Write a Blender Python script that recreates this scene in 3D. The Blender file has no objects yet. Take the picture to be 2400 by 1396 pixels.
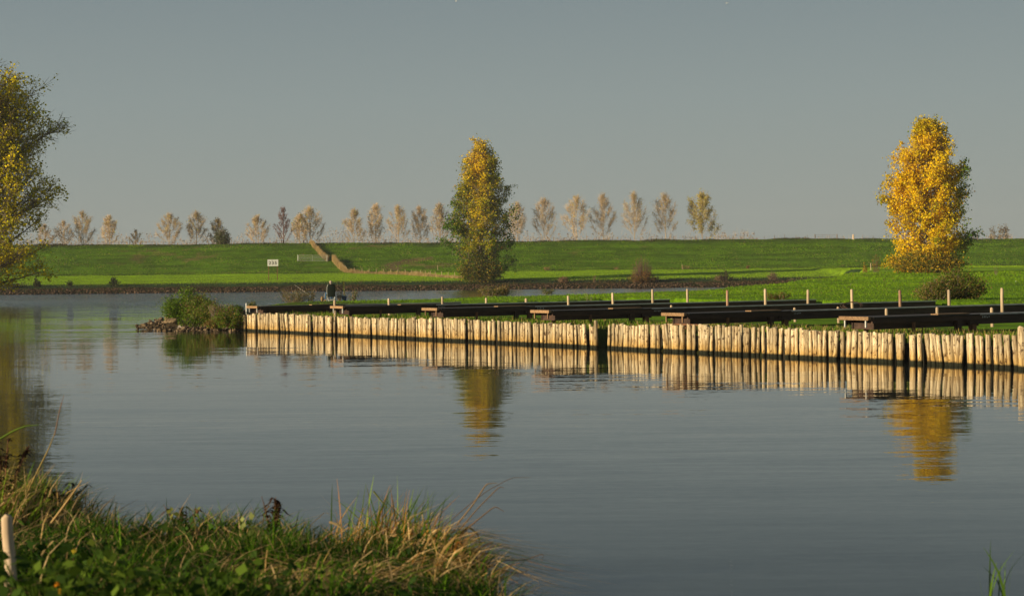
import bpy, math, random
import numpy as np
from mathutils import Vector, Matrix, Euler

SC = bpy.context.scene
COL = SC.collection
R = np.random.default_rng(7)
random.seed(7)
FPX, CX, CY = 4000.0, 1200.0, 698.0
CAMH = 3.2
# ------------------------------------------------------------------ camera
cam_d = bpy.data.cameras.new('camera'); cam = bpy.data.objects.new('camera', cam_d); COL.objects.link(cam)
SC.camera = cam
cam_d.sensor_width = 36; cam_d.lens = 60; cam_d.clip_start = 0.5; cam_d.clip_end = 6000
RM = Matrix.Rotation(math.pi/2 - 58/4000, 3, 'X') @ Matrix.Rotation(-math.radians(0.6), 3, 'Z')
cam.matrix_world = Matrix.Translation((0, 0, CAMH)) @ RM.to_4x4()
cam_d.dof.use_dof = True; cam_d.dof.focus_distance = 80; cam_d.dof.aperture_fstop = 4.0
RMN = np.array(RM)

def ray(x, y):
    d = RMN @ np.array([(x-CX)/FPX, -(y-CY)/FPX, -1.0])
    return d/d[1]
def at(x, y, D):
    d = ray(x, y)*D
    return Vector((d[0], d[1], CAMH+d[2]))
def at_z(x, y, z):
    d = ray(x, y)
    return at(x, y, (z-CAMH)/d[2])

# ------------------------------------------------------------------ mesh helpers
def mesh_from(name, blocks, mats, smooth=False):
    """blocks: (V, F, mat index, colour (3) or per-vertex colours or None)"""
    me = bpy.data.meshes.new(name)
    Vs, loops, tot, mi, cols = [], [], [], [], []
    off = 0
    for V, F, m, c in blocks:
        V = np.asarray(V, dtype=np.float32).reshape(-1, 3); F = np.asarray(F, dtype=np.int64)
        Vs.append(V); loops.append((F+off).ravel()); tot.append(np.full(len(F), F.shape[1])); mi.append(np.full(len(F), m))
        cc = np.ones((len(V), 4), dtype=np.float32)
        if c is not None: cc[:, :3] = np.asarray(c, dtype=np.float32)
        cols.append(cc); off += len(V)
    V = np.concatenate(Vs); L = np.concatenate(loops); T = np.concatenate(tot)
    me.vertices.add(len(V)); me.vertices.foreach_set('co', V.ravel())
    me.loops.add(len(L)); me.loops.foreach_set('vertex_index', L.astype(np.int32))
    me.polygons.add(len(T))
    st = np.concatenate([[0], np.cumsum(T)[:-1]]).astype(np.int32)
    me.polygons.foreach_set('loop_start', st); me.polygons.foreach_set('loop_total', T.astype(np.int32))
    me.polygons.foreach_set('material_index', np.concatenate(mi).astype(np.int32))
    me.polygons.foreach_set('use_smooth', np.full(len(T), smooth))
    for m in mats: me.materials.append(m)
    at_ = me.attributes.new('Col', 'FLOAT_COLOR', 'POINT')
    at_.data.foreach_set('color', np.concatenate(cols).ravel())
    me.update(calc_edges=True); me.validate()
    return me
def obj(name, blocks, mats, parent=None, smooth=False):
    if not isinstance(mats, (list, tuple)): mats = [mats]
    o = bpy.data.objects.new(name, mesh_from(name, blocks, mats, smooth)); COL.objects.link(o)
    if parent: o.parent = parent
    return o
def tag(o, label=None, cat=None, group=None, kind=None):
    if label: o['label'] = label
    if cat: o['category'] = cat
    if group: o['group'] = group
    if kind: o['kind'] = kind
    return o
def empty(name, loc, rz=0, **k):
    o = bpy.data.objects.new(name, None); COL.objects.link(o); o.location = loc; o.rotation_euler = (0, 0, rz)
    o.empty_display_size = .1
    return tag(o, **k)
def copy_tree(o, parent=None):
    c = o.copy(); COL.objects.link(c)
    if parent: c.parent = parent
    for ch in [q for q in bpy.data.objects if q.parent == o]: copy_tree(ch, c)
    return c

def box(c, s, rz=0, m=0, col=None, M=None):
    x, y, z = [q/2 for q in s]
    V = np.array([(-x,-y,-z),(x,-y,-z),(x,y,-z),(-x,y,-z),(-x,-y,z),(x,-y,z),(x,y,z),(-x,y,z)], float)
    if M is not None: V = V @ np.array(M).T
    if rz:
        a = math.cos(rz); b = math.sin(rz); V = V @ np.array([[a,b,0],[-b,a,0],[0,0,1]])
    V += np.array(c)
    F = [(0,3,2,1),(4,5,6,7),(0,1,5,4),(1,2,6,5),(2,3,7,6),(3,0,4,7)]
    return (V, F, m, col)
def tube(pts, rad, n=8, m=0, col=None, cap=True, jit=0, rng=R):
    P = np.array([tuple(p) for p in pts], float); k = len(P)
    rad = np.broadcast_to(np.asarray(rad, float), (k,))
    T = np.gradient(P, axis=0); T /= np.linalg.norm(T, axis=1)[:, None]+1e-9
    ref = np.array([0, 0, 1.0]) if abs(T[0][2]) < .9 else np.array([1.0, 0, 0])
    V = []
    for i in range(k):
        a = np.cross(T[i], ref); a /= np.linalg.norm(a)+1e-9; b = np.cross(T[i], a)
        th = np.arange(n)*2*math.pi/n
        r = rad[i]*(1+jit*rng.uniform(-1, 1, n))
        V.append(P[i] + np.outer(np.cos(th)*r, a) + np.outer(np.sin(th)*r, b))
    V = np.concatenate(V)
    F = [(i*n+j, i*n+(j+1) % n, (i+1)*n+(j+1) % n, (i+1)*n+j) for i in range(k-1) for j in range(n)]
    bl = [(V, F, m, col)]
    if cap:
        bl.append((V[:n], [tuple(range(n))[::-1]], m, col)); bl.append((V[-n:], [tuple(range(n))], m, col))
    return bl
def prisms(P0, P1, R0, R1, n=3, m=0, col=None):
    """many straight tapered twigs at once"""
    P0 = np.asarray(P0, float); P1 = np.asarray(P1, float); N = len(P0)
    T = P1-P0; T /= np.linalg.norm(T, axis=1)[:, None]+1e-9
    ref = np.where(np.abs(T[:, 2:3]) < .9, np.array([[0, 0, 1.0]]), np.array([[1.0, 0, 0]]))
    A = np.cross(T, ref); A /= np.linalg.norm(A, axis=1)[:, None]+1e-9; B = np.cross(T, A)
    R0 = np.broadcast_to(R0, (N,)); R1 = np.broadcast_to(R1, (N,))
    V = np.zeros((N, 2*n, 3))
    for j in range(n):
        a = 2*math.pi*j/n; d = A*math.cos(a)+B*math.sin(a)
        V[:, j] = P0+d*R0[:, None]; V[:, n+j] = P1+d*R1[:, None]
    F = np.array([(j, (j+1) % n, n+(j+1) % n, n+j) for j in range(n)])
    F = (np.arange(N)[:, None, None]*2*n + F[None]).reshape(-1, 4)
    if col is not None:
        col = np.asarray(col, float)
        if col.ndim == 2: col = np.repeat(col, 2*n, axis=0)
    return (V.reshape(-1, 3), F, m, col)
def leaves(P, S, col, m=0, rng=R, up=0.0, aspect=.8, droop=0.0):
    """pointed leaf quads (kites) at random attitudes"""
    N = len(P); S = np.broadcast_to(S, (N,))[:, None]
    n = rng.normal(size=(N, 3)); n[:, 2] += up; n /= np.linalg.norm(n, axis=1)[:, None]
    a = rng.normal(size=(N, 3)); a[:, 2] -= droop; a -= n*(a*n).sum(1)[:, None]; a /= np.linalg.norm(a, axis=1)[:, None]+1e-9
    b = np.cross(n, a)
    V = np.stack([P, P+a*S*.45+b*S*aspect*.5, P+a*S, P+a*S*.45-b*S*aspect*.5], axis=1)
    F = np.arange(4*N).reshape(-1, 4)
    return (V.reshape(-1, 3), F, m, np.repeat(col, 4, axis=0))
def blades(P, H, az, lean, W, col, seg=3, m=0, kink=0.0, rng=R):
    """curved grass blades: lean = how far the tip travels sideways relative to height"""
    N = len(P); H = np.broadcast_to(H, (N,)); W = np.broadcast_to(W, (N,)); lean = np.broadcast_to(lean, (N,))
    d = np.stack([np.cos(az), np.sin(az), np.zeros(N)], 1)
    fa = rng.uniform(0, math.pi, N); s = np.stack([np.cos(fa), np.sin(fa), np.zeros(N)], 1)
    V = np.zeros((N, 2*(seg+1), 3))
    for i in range(seg+1):
        t = i/seg
        out = lean*H*t*t
        up = H*(t - .35*np.minimum(lean, 1.6)*t*t*(1+kink*(t > .6)))
        c = P + d*out[:, None]; c[:, 2] += up
        w = W*(1-t)**.6*.5 + W*.04
        V[:, 2*i] = c - s*w[:, None]; V[:, 2*i+1] = c + s*w[:, None]
    F = np.array([(2*i, 2*i+1, 2*i+3, 2*i+2) for i in range(seg)])
    F = (np.arange(N)[:, None, None]*2*(seg+1)+F[None]).reshape(-1, 4)
    return (V.reshape(-1, 3), F, m, np.repeat(col, 2*(seg+1), axis=0))
def mixc(a, b, t):
    t = np.asarray(t)[:, None]; return np.array(a)[None]*(1-t)+np.array(b)[None]*t
def jitc(c, n, amt=.2, rng=R):
    return np.array(c)[None]*rng.uniform(1-amt, 1+amt, (n, 1))*rng.uniform(1-amt*.3, 1+amt*.3, (n, 3))
def vnoise(X, Y, s, seed=0):
    """cheap smooth 2-D value noise, -1..1"""
    x = X/s+seed*17.3; y = Y/s+seed*5.7
    xi = np.floor(x); yi = np.floor(y); fx = x-xi; fy = y-yi
    fx = fx*fx*(3-2*fx); fy = fy*fy*(3-2*fy)
    def h(a, b):
        v = np.sin(a*127.1+b*311.7+seed*74.7)*43758.5453; return (v-np.floor(v))*2-1
    return (h(xi, yi)*(1-fx)+h(xi+1, yi)*fx)*(1-fy)+(h(xi, yi+1)*(1-fx)+h(xi+1, yi+1)*fx)*fy

# ------------------------------------------------------------------ materials
def newmat(name):
    m = bpy.data.materials.new(name); m.use_nodes = True
    nt = m.node_tree; nt.nodes.clear()
    out = nt.nodes.new('ShaderNodeOutputMaterial')
    return m, nt, out
def N(nt, t, **k):
    n = nt.nodes.new(t)
    for a, b in k.items(): setattr(n, a, b)
    return n
def setin(n, d):
    for k, v in d.items(): n.inputs[k].default_value = v
    return n
def mat_leaf(name, trans=.4, rough=.55):
    m, nt, out = newmat(name)
    a = N(nt, 'ShaderNodeAttribute', attribute_name='Col')
    d = N(nt, 'ShaderNodeBsdfPrincipled'); setin(d, {'Roughness': rough, 'Specular IOR Level': .12})
    t = N(nt, 'ShaderNodeBsdfTranslucent')
    mx = N(nt, 'ShaderNodeMixShader'); mx.inputs[0].default_value = trans
    L = nt.links.new
    L(a.outputs['Color'], d.inputs['Base Color']); L(a.outputs['Color'], t.inputs['Color'])
    L(d.outputs[0], mx.inputs[1]); L(t.outputs[0], mx.inputs[2]); L(mx.outputs[0], out.inputs[0])
    return m
def mat_noise(name, c1, c2, scale=(4, 4, 4), rough=.8, bump=.3, bdist=.02, detail=5, metal=0, c3=None, spec=.3, space='Object'):
    m, nt, out = newmat(name); L = nt.links.new
    tc = N(nt, 'ShaderNodeTexCoord'); mp = N(nt, 'ShaderNodeMapping'); mp.inputs['Scale'].default_value = scale
    L(tc.outputs[space], mp.inputs[0])
    nz = N(nt, 'ShaderNodeTexNoise'); setin(nz, {'Scale': 1, 'Detail': detail, 'Roughness': .65})
    L(mp.outputs[0], nz.inputs['Vector'])
    cr = N(nt, 'ShaderNodeValToRGB'); e = cr.color_ramp.elements
    e[0].position = .32; e[0].color = (*c1, 1); e[1].position = .68; e[1].color = (*c2, 1)
    if c3: q = e.new(.8); q.color = (*c3, 1)
    L(nz.outputs['Fac'], cr.inputs[0])
    oi = N(nt, 'ShaderNodeObjectInfo'); hs = N(nt, 'ShaderNodeHueSaturation')
    mr = N(nt, 'ShaderNodeMapRange'); setin(mr, {'To Min': .78, 'To Max': 1.2}); L(oi.outputs['Random'], mr.inputs[0])
    L(mr.outputs[0], hs.inputs['Value']); L(cr.outputs[0], hs.inputs['Color'])
    p = N(nt, 'ShaderNodeBsdfPrincipled'); setin(p, {'Roughness': rough, 'Metallic': metal, 'Specular IOR Level': spec})
    L(hs.outputs[0], p.inputs['Base Color'])
    if bump:
        b = N(nt, 'ShaderNodeBump'); setin(b, {'Strength': bump, 'Distance': bdist}); L(nz.outputs['Fac'], b.inputs['Height']); L(b.outputs[0], p.inputs['Normal'])
    L(p.outputs[0], out.inputs[0])
    return m
def mat_pile():
    """weathered debarked round timber: bleached above, ochre towards the water, algae black-green at the waterline"""
    m, nt, out = newmat('weathered_pile_wood'); L = nt.links.new
    tc = N(nt, 'ShaderNodeTexCoord'); geo = N(nt, 'ShaderNodeNewGeometry'); oi = N(nt, 'ShaderNodeObjectInfo')
    off = N(nt, 'ShaderNodeVectorMath', operation='MULTIPLY_ADD'); off.inputs[1].default_value = (37, 11, 23)
    comb = N(nt, 'ShaderNodeCombineXYZ')
    for i in range(3): L(oi.outputs['Random'], comb.inputs[i])
    L(comb.outputs[0], off.inputs[0]); L(tc.outputs['Object'], off.inputs[2])
    mp = N(nt, 'ShaderNodeMapping'); mp.inputs['Scale'].default_value = (22, 22, 1.5); L(off.outputs[0], mp.inputs[0])
    n1 = N(nt, 'ShaderNodeTexNoise'); setin(n1, {'Scale': 1, 'Detail': 6, 'Roughness': .7}); L(mp.outputs[0], n1.inputs['Vector'])
    mp2 = N(nt, 'ShaderNodeMapping'); mp2.inputs['Scale'].default_value = (9, 9, 6); L(off.outputs[0], mp2.inputs[0])
    n2 = N(nt, 'ShaderNodeTexNoise'); setin(n2, {'Scale': 1, 'Detail': 3, 'Roughness': .6}); L(mp2.outputs[0], n2.inputs['Vector'])
    cr = N(nt, 'ShaderNodeValToRGB'); e = cr.color_ramp.elements
    e[0].position = .34; e[0].color = (.16, .10, .055, 1); e[1].position = .5; e[1].color = (.60, .47, .27, 1)
    q = e.new(.66); q.color = (.84, .74, .52, 1); L(n1.outputs['Fac'], cr.inputs[0])
    # knots and bark scraps
    kr = N(nt, 'ShaderNodeValToRGB'); e = kr.color_ramp.elements
    e[0].position = .58; e[0].color = (0, 0, 0, 1); e[1].position = .64; e[1].color = (1, 1, 1, 1); L(n2.outputs['Fac'], kr.inputs[0])
    mk = N(nt, 'ShaderNodeMix', data_type='RGBA'); L(kr.outputs[0], mk.inputs[0]); L(cr.outputs[0], mk.inputs[6]); mk.inputs[7].default_value = (.13, .085, .05, 1)
    sep = N(nt, 'ShaderNodeSeparateXYZ'); L(geo.outputs['Position'], sep.inputs[0])
    wob = N(nt, 'ShaderNodeMath', operation='MULTIPLY_ADD'); wob.inputs[1].default_value = -.38; L(n2.outputs['Fac'], wob.inputs[0]); L(sep.outputs['Z'], wob.inputs[2])
    zr = N(nt, 'ShaderNodeMapRange'); setin(zr, {'From Min': .0, 'From Max': .45}); L(wob.outputs[0], zr.inputs[0])
    oc = N(nt, 'ShaderNodeMix', data_type='RGBA', blend_type='MULTIPLY'); oc.inputs[0].default_value = 1
    ocr = N(nt, 'ShaderNodeValToRGB'); e = ocr.color_ramp.elements
    e[0].position = 0; e[0].color = (.84, .68, .38, 1); e[1].position = 1; e[1].color = (1, 1, 1, 1); L(zr.outputs[0], ocr.inputs[0])
    L(mk.outputs[2], oc.inputs[6]); L(ocr.outputs[0], oc.inputs[7])
    zw = N(nt, 'ShaderNodeMath', operation='MULTIPLY_ADD'); zw.inputs[1].default_value = .10; L(n2.outputs['Fac'], zw.inputs[0]); L(sep.outputs['Z'], zw.inputs[2])
    al = N(nt, 'ShaderNodeMapRange'); setin(al, {'From Min': .14, 'From Max': .21, 'To Min': 1, 'To Max': 0}); L(zw.outputs[0], al.inputs[0])
    ma = N(nt, 'ShaderNodeMix', data_type='RGBA'); L(al.outputs[0], ma.inputs[0]); L(oc.outputs[2], ma.inputs[6]); ma.inputs[7].default_value = (.018, .02, .01, 1)
    hs = N(nt, 'ShaderNodeHueSaturation'); mr = N(nt, 'ShaderNodeMapRange'); setin(mr, {'To Min': .55, 'To Max': 1.14}); L(oi.outputs['Random'], mr.inputs[0]); L(mr.outputs[0], hs.inputs['Value'])
    L(ma.outputs[2], hs.inputs['Color'])
    p = N(nt, 'ShaderNodeBsdfPrincipled'); setin(p, {'Roughness': .85, 'Specular IOR Level': .2}); L(hs.outputs[0], p.inputs['Base Color'])
    b = N(nt, 'ShaderNodeBump'); setin(b, {'Strength': .8, 'Distance': .03}); L(n1.outputs['Fac'], b.inputs['Height']); L(b.outputs[0], p.inputs['Normal'])
    L(p.outputs[0], out.inputs[0]); return m
def mat_ground():
    m, nt, out = newmat('grass_ground'); L = nt.links.new
    a = N(nt, 'ShaderNodeAttribute', attribute_name='Col'); geo = N(nt, 'ShaderNodeNewGeometry')
    def nz(scale, detail=5, rough=.6):
        mp = N(nt, 'ShaderNodeMapping'); mp.inputs['Scale'].default_value = scale; L(geo.outputs['Position'], mp.inputs[0])
        n = N(nt, 'ShaderNodeTexNoise'); setin(n, {'Scale': 1, 'Detail': detail, 'Roughness': rough}); L(mp.outputs[0], n.inputs['Vector']); return n
    n1 = nz((.25, .35, .35), 8, .72); n2 = nz((.05, .45, .5), 4); n3 = nz((1.1, 1.1, 1.1), 4, .7)
    def rng_(n, lo, hi):
        r = N(nt, 'ShaderNodeMapRange'); setin(r, {'From Min': .3, 'From Max': .7, 'To Min': lo, 'To Max': hi}); L(n.outputs['Fac'], r.inputs[0]); return r
    r1 = rng_(n1, .55, 1.45); r2 = rng_(n2, .58, 1.4)
    mm = N(nt, 'ShaderNodeMath', operation='MULTIPLY'); L(r1.outputs[0], mm.inputs[0]); L(r2.outputs[0], mm.inputs[1])
    vm = N(nt, 'ShaderNodeVectorMath', operation='SCALE'); L(a.outputs['Color'], vm.inputs[0]); L(mm.outputs[0], vm.inputs['Scale'])
    # yellowish tussocks
    tr = N(nt, 'ShaderNodeValToRGB'); e = tr.color_ramp.elements; e[0].position = .56; e[0].color = (0, 0, 0, 1); e[1].position = .74; e[1].color = (.55, .55, .55, 1); L(n3.outputs['Fac'], tr.inputs[0])
    mx = N(nt, 'ShaderNodeMix', data_type='RGBA', blend_type='MULTIPLY'); L(tr.outputs[0], mx.inputs[0]); L(vm.outputs[0], mx.inputs[6]); mx.inputs[7].default_value = (1.6, 1.05, .8, 1)
    mx.clamp_result = False
    p = N(nt, 'ShaderNodeBsdfPrincipled'); setin(p, {'Roughness': .9, 'Specular IOR Level': .1}); L(mx.outputs[2], p.inputs['Base Color'])
    ad = N(nt, 'ShaderNodeMath', operation='MULTIPLY_ADD'); ad.inputs[1].default_value = .6; L(n2.outputs['Fac'], ad.inputs[0]); L(n1.outputs['Fac'], ad.inputs[2])
    b = N(nt, 'ShaderNodeBump'); setin(b, {'Strength': .75, 'Distance': .9}); L(ad.outputs[0], b.inputs['Height']); L(b.outputs[0], p.inputs['Normal'])
    L(p.outputs[0], out.inputs[0]); return m
def mat_water():
    m, nt, out = newmat('river_water'); L = nt.links.new
    geo = N(nt, 'ShaderNodeNewGeometry'); sep = N(nt, 'ShaderNodeSeparateXYZ'); L(geo.outputs['Position'], sep.inputs[0])
    def nz(scale, detail, rough=.5, rot=0):
        mp = N(nt, 'ShaderNodeMapping'); mp.inputs['Scale'].default_value = scale; mp.inputs['Rotation'].default_value = (0, 0, rot); L(geo.outputs['Position'], mp.inputs[0])
        n = N(nt, 'ShaderNodeTexNoise'); setin(n, {'Scale': 1, 'Detail': detail, 'Roughness': rough}); L(mp.outputs[0], n.inputs['Vector'])
        s = N(nt, 'ShaderNodeVectorMath', operation='SUBTRACT'); s.inputs[1].default_value = (.5, .5, .5); L(n.outputs['Color'], s.inputs[0]); return s, n
    a, _ = nz((.5, 4.5, 1), 3); b, _ = nz((.10, .75, 1), 2, rot=.05); c, _ = nz((5, 16, 1), 2)
    def sc(v, s):
        q = N(nt, 'ShaderNodeVectorMath', operation='MULTIPLY'); q.inputs[1].default_value = s; L(v.outputs[0], q.inputs[0]); return q
    A = sc(a, (.007, .026, 0)); B = sc(b, (.004, .016, 0)); Cc = sc(c, (.012, .022, 0))
    s1 = N(nt, 'ShaderNodeVectorMath', operation='ADD'); L(A.outputs[0], s1.inputs[0]); L(B.outputs[0], s1.inputs[1])
    s2 = N(nt, 'ShaderNodeVectorMath', operation='ADD'); L(s1.outputs[0], s2.inputs[0]); L(Cc.outputs[0], s2.inputs[1])
    # wind patches; beyond the sheltered basin the open river is ruffled
    _, pn = nz((.012, .05, 1), 3, .6)
    pr = N(nt, 'ShaderNodeMapRange'); setin(pr, {'From Min': .35, 'From Max': .65, 'To Min': .5, 'To Max': 1.5}); L(pn.outputs['Fac'], pr.inputs[0])
    wob = N(nt, 'ShaderNodeMath', operation='MULTIPLY_ADD'); wob.inputs[1].default_value = 9; L(pn.outputs['Fac'], wob.inputs[0]); L(sep.outputs['Y'], wob.inputs[2])
    rv = N(nt, 'ShaderNodeMapRange'); setin(rv, {'From Min': 139, 'From Max': 146, 'To Min': 0, 'To Max': 3.2}); L(wob.outputs[0], rv.inputs[0])
    nr = N(nt, 'ShaderNodeValToRGB'); e = nr.color_ramp.elements; nrm = N(nt, 'ShaderNodeMath', operation='DIVIDE'); nrm.inputs[1].default_value = 200; L(sep.outputs['Y'], nrm.inputs[0]); L(nrm.outputs[0], nr.inputs[0])
    e[0].position = .05; e[0].color = (.8, .8, .8, 1); e[1].position = .62; e[1].color = (3, 3, 3, 1)
    for p_, v_ in ((.2, 1.6), (.27, 1.3), (.33, .8), (.40, .75), (.46, 1.5), (.53, 2.6)): q = e.new(p_); q.color = (v_, v_, v_, 1)
    ad = N(nt, 'ShaderNodeMath', operation='ADD'); L(pr.outputs[0], ad.inputs[0]); L(rv.outputs[0], ad.inputs[1])
    ad2 = N(nt, 'ShaderNodeMath', operation='MULTIPLY'); L(ad.outputs[0], ad2.inputs[0]); L(nr.outputs[0], ad2.inputs[1])
    mxx = N(nt, 'ShaderNodeMath', operation='MAXIMUM'); mxx.inputs[1].default_value = .12; L(ad2.outputs[0], mxx.inputs[0])
    xr = N(nt, 'ShaderNodeMapRange'); setin(xr, {'From Min': -16, 'From Max': -24, 'To Min': 1, 'To Max': 2.6}); L(sep.outputs['X'], xr.inputs[0])
    mxy = N(nt, 'ShaderNodeMath', operation='MULTIPLY'); L(mxx.outputs[0], mxy.inputs[0]); L(xr.outputs[0], mxy.inputs[1])
    s3 = N(nt, 'ShaderNodeVectorMath', operation='SCALE'); L(s2.outputs[0], s3.inputs[0]); L(mxy.outputs[0], s3.inputs['Scale'])
    rb = N(nt, 'ShaderNodeMath', operation='MULTIPLY'); rb.inputs[1].default_value = -.017; L(rv.outputs[0], rb.inputs[0])  # the wave faces one sees on ruffled water are the near ones
    cb = N(nt, 'ShaderNodeCombineXYZ'); cb.inputs['Z'].default_value = 1; L(rb.outputs[0], cb.inputs['Y'])
    s4 = N(nt, 'ShaderNodeVectorMath', operation='ADD'); L(cb.outputs[0], s4.inputs[1]); L(s3.outputs[0], s4.inputs[0])
    s5 = N(nt, 'ShaderNodeVectorMath', operation='NORMALIZE'); L(s4.outputs[0], s5.inputs[0])
    p = N(nt, 'ShaderNodeBsdfPrincipled'); setin(p, {'Base Color': (.022, .027, .022, 1), 'Roughness': .015, 'IOR': 1.33, 'Specular IOR Level': .5})
    L(s5.outputs[0], p.inputs['Normal']); L(p.outputs[0], out.inputs[0]); return m
def mat_plain(name, c, rough=.6, metal=0, spec=.3):
    return mat_noise(name, tuple(q*.8 for q in c), tuple(min(1, q*1.15) for q in c), (6, 6, 6), rough, .1, .005, 3, metal, spec=spec)

M_LEAF = mat_leaf('tree_leaves', .38)
M_GRASS = mat_leaf('grass_blades', .35, .8)
M_BARK = mat_noise('bark', (.10, .08, .06), (.24, .20, .16), (3, 3, .6), .9, .6, .03)
M_TWIG = mat_noise('pale_twigs', (.42, .31, .19), (.60, .47, .31), (.4, .4, .4), .9, 0)
M_REDTWIG = mat_noise('reddish_twigs', (.13, .07, .06), (.22, .13, .11), (.4, .4, .4), .9, 0)
M_PILE = mat_pile()
M_GROUND = mat_ground()
M_WATER = mat_water()
M_DARK = mat_noise('tarred_steel', (.022, .013, .009), (.085, .046, .028), (.6, 3, 5), .75, .3, .01, c3=(.11, .055, .03))
M_DECK = mat_noise('dark_decking', (.03, .026, .022), (.07, .06, .05), (5, 1, 5), .75, .3, .01)
M_EDGE = mat_noise('galvanised_edge', (.40, .37, .33), (.70, .66, .60), (2, 8, 8), .5, .1, .003)
M_PLANK = mat_noise('fresh_brown_plank', (.15, .08, .035), (.38, .24, .12), (1.5, 12, 12), .7, .3, .006)
M_BWOOD = mat_noise('brown_timber', (.10, .045, .02), (.24, .11, .05), (8, 8, 1.5), .8, .3, .01)
M_POLE = mat_noise('pale_pole_wood', (.36, .25, .14), (.64, .50, .34), (12, 12, 1.2), .8, .4, .01)
M_RPOLE = mat_noise('reddish_pole_wood', (.20, .085, .05), (.52, .33, .22), (10, 10, 1.5), .8, .4, .01)
M_ROCK = mat_noise('riprap_stone', (.07, .05, .03), (.24, .17, .09), (3, 3, 3), .9, .8, .06)
M_ROCKW = mat_noise('bleached_stone', (.14, .11, .08), (.46, .40, .32), (3, 3, 3), .9, .7, .05)
M_GAPDARK = mat_noise('gap_dark', (.012, .011, .007), (.035, .03, .018), (2, 2, 2), .9, .4, .03)  # near-black colour that paints the shade of the gaps between piles
M_WHITE = mat_plain('white_paint', (.62, .62, .56), .5)
M_BLACK = mat_plain('black_lettering', (.02, .02, .02), .5)
M_GALV = mat_plain('galvanised_gate', (.40, .42, .36), .45, .3)
M_OLDWOOD = mat_noise('old_fence_wood', (.14, .11, .08), (.30, .25, .19), (8, 8, 2), .9, .3, .01)
M_COL = mat_leaf('coloured_stone', 0, .9)

# ------------------------------------------------------------------ terrain
WA = np.array([-15.4, 99.6]); WB = np.array([16.2, 53.9]); WV = (WB-WA)/np.linalg.norm(WB-WA); WU = np.array([-WV[1], WV[0]])  # WU points inland
WLEN = np.linalg.norm(WB-WA)
PEN = np.array([(-15.8, 100.4), (16.2, 53.9), (16.2+.569*70, 53.9-.823*70), (260, -10), (260, 420), (66, 420), (65, 335), (60, 300), (38, 212), (28, 184), (15.6, 158),
                (7.4, 149), (0, 139), (-6.5, 132), (-11.2, 119), (-13.5, 115), (-19, 113.5), (-23.2, 112), (-24.3, 110), (-22, 106.6), (-18, 103.6)])
LEFTL = np.array([(-62.5, 197), (-65, 206), (-73, 214), (-260, 230), (-260, 150), (-68, 178)])
def sdpoly(P, X, Y):
    X = np.asarray(X, float); Y = np.asarray(Y, float)
    d = np.full(X.shape, 1e9); ins = np.zeros(X.shape, bool); n = len(P)
    for i in range(n):
        a = P[i]; b = P[(i+1) % n]; e = b-a
        wx = X-a[0]; wy = Y-a[1]; t = np.clip((wx*e[0]+wy*e[1])/(e@e), 0, 1)
        d = np.minimum(d, np.hypot(wx-t*e[0], wy-t*e[1]))
        c = ((a[1] > Y) != (b[1] > Y)) & (X < (b[0]-a[0])*(Y-a[1])/(b[1]-a[1]+1e-12)+a[0]); ins ^= c
    return np.where(ins, d, -d)
CP = np.array([(-21.5, 108.5, .1), (-19, 107, .5), (-12, 111, 1.55), (-10, 108, 1.5), (-13.2, 110, 1.5), (-8, 112, 1.5), (-6.5, 125, 1.3), (0, 131, 1.34), (7, 141, 1.34), (15, 150, 1.42), (27, 172, 1.72), (36, 185, 2.16), (56, 220, 2.7), (75, 300, 3.3), (100, 400, 3.7),
               (20, 100, 1.4), (30, 90, 1.45), (40, 80, 1.6), (25, 120, 1.5), (45, 140, 2.1), (90, 200, 2.9), (10, 110, 1.5), (0, 106, 1.38), (60, 100, 2.2), (-4, 108, 1.35), (15, 125, 1.5), (60, 340, 3.2), (26, 96, 1.45), (17, 104, 1.42), (150, 250, 3.4)])
def zland(X, Y):
    w = 0; s = 0
    for x, y, z in CP:
        k = 1/((X-x)**2+(Y-y)**2+8)**1.5; w = w+k; s = s+k*z
    return s/w
def sst(a, b, x):
    t = np.clip((x-a)/(b-a), 0, 1); return t*t*(3-2*t)
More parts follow.
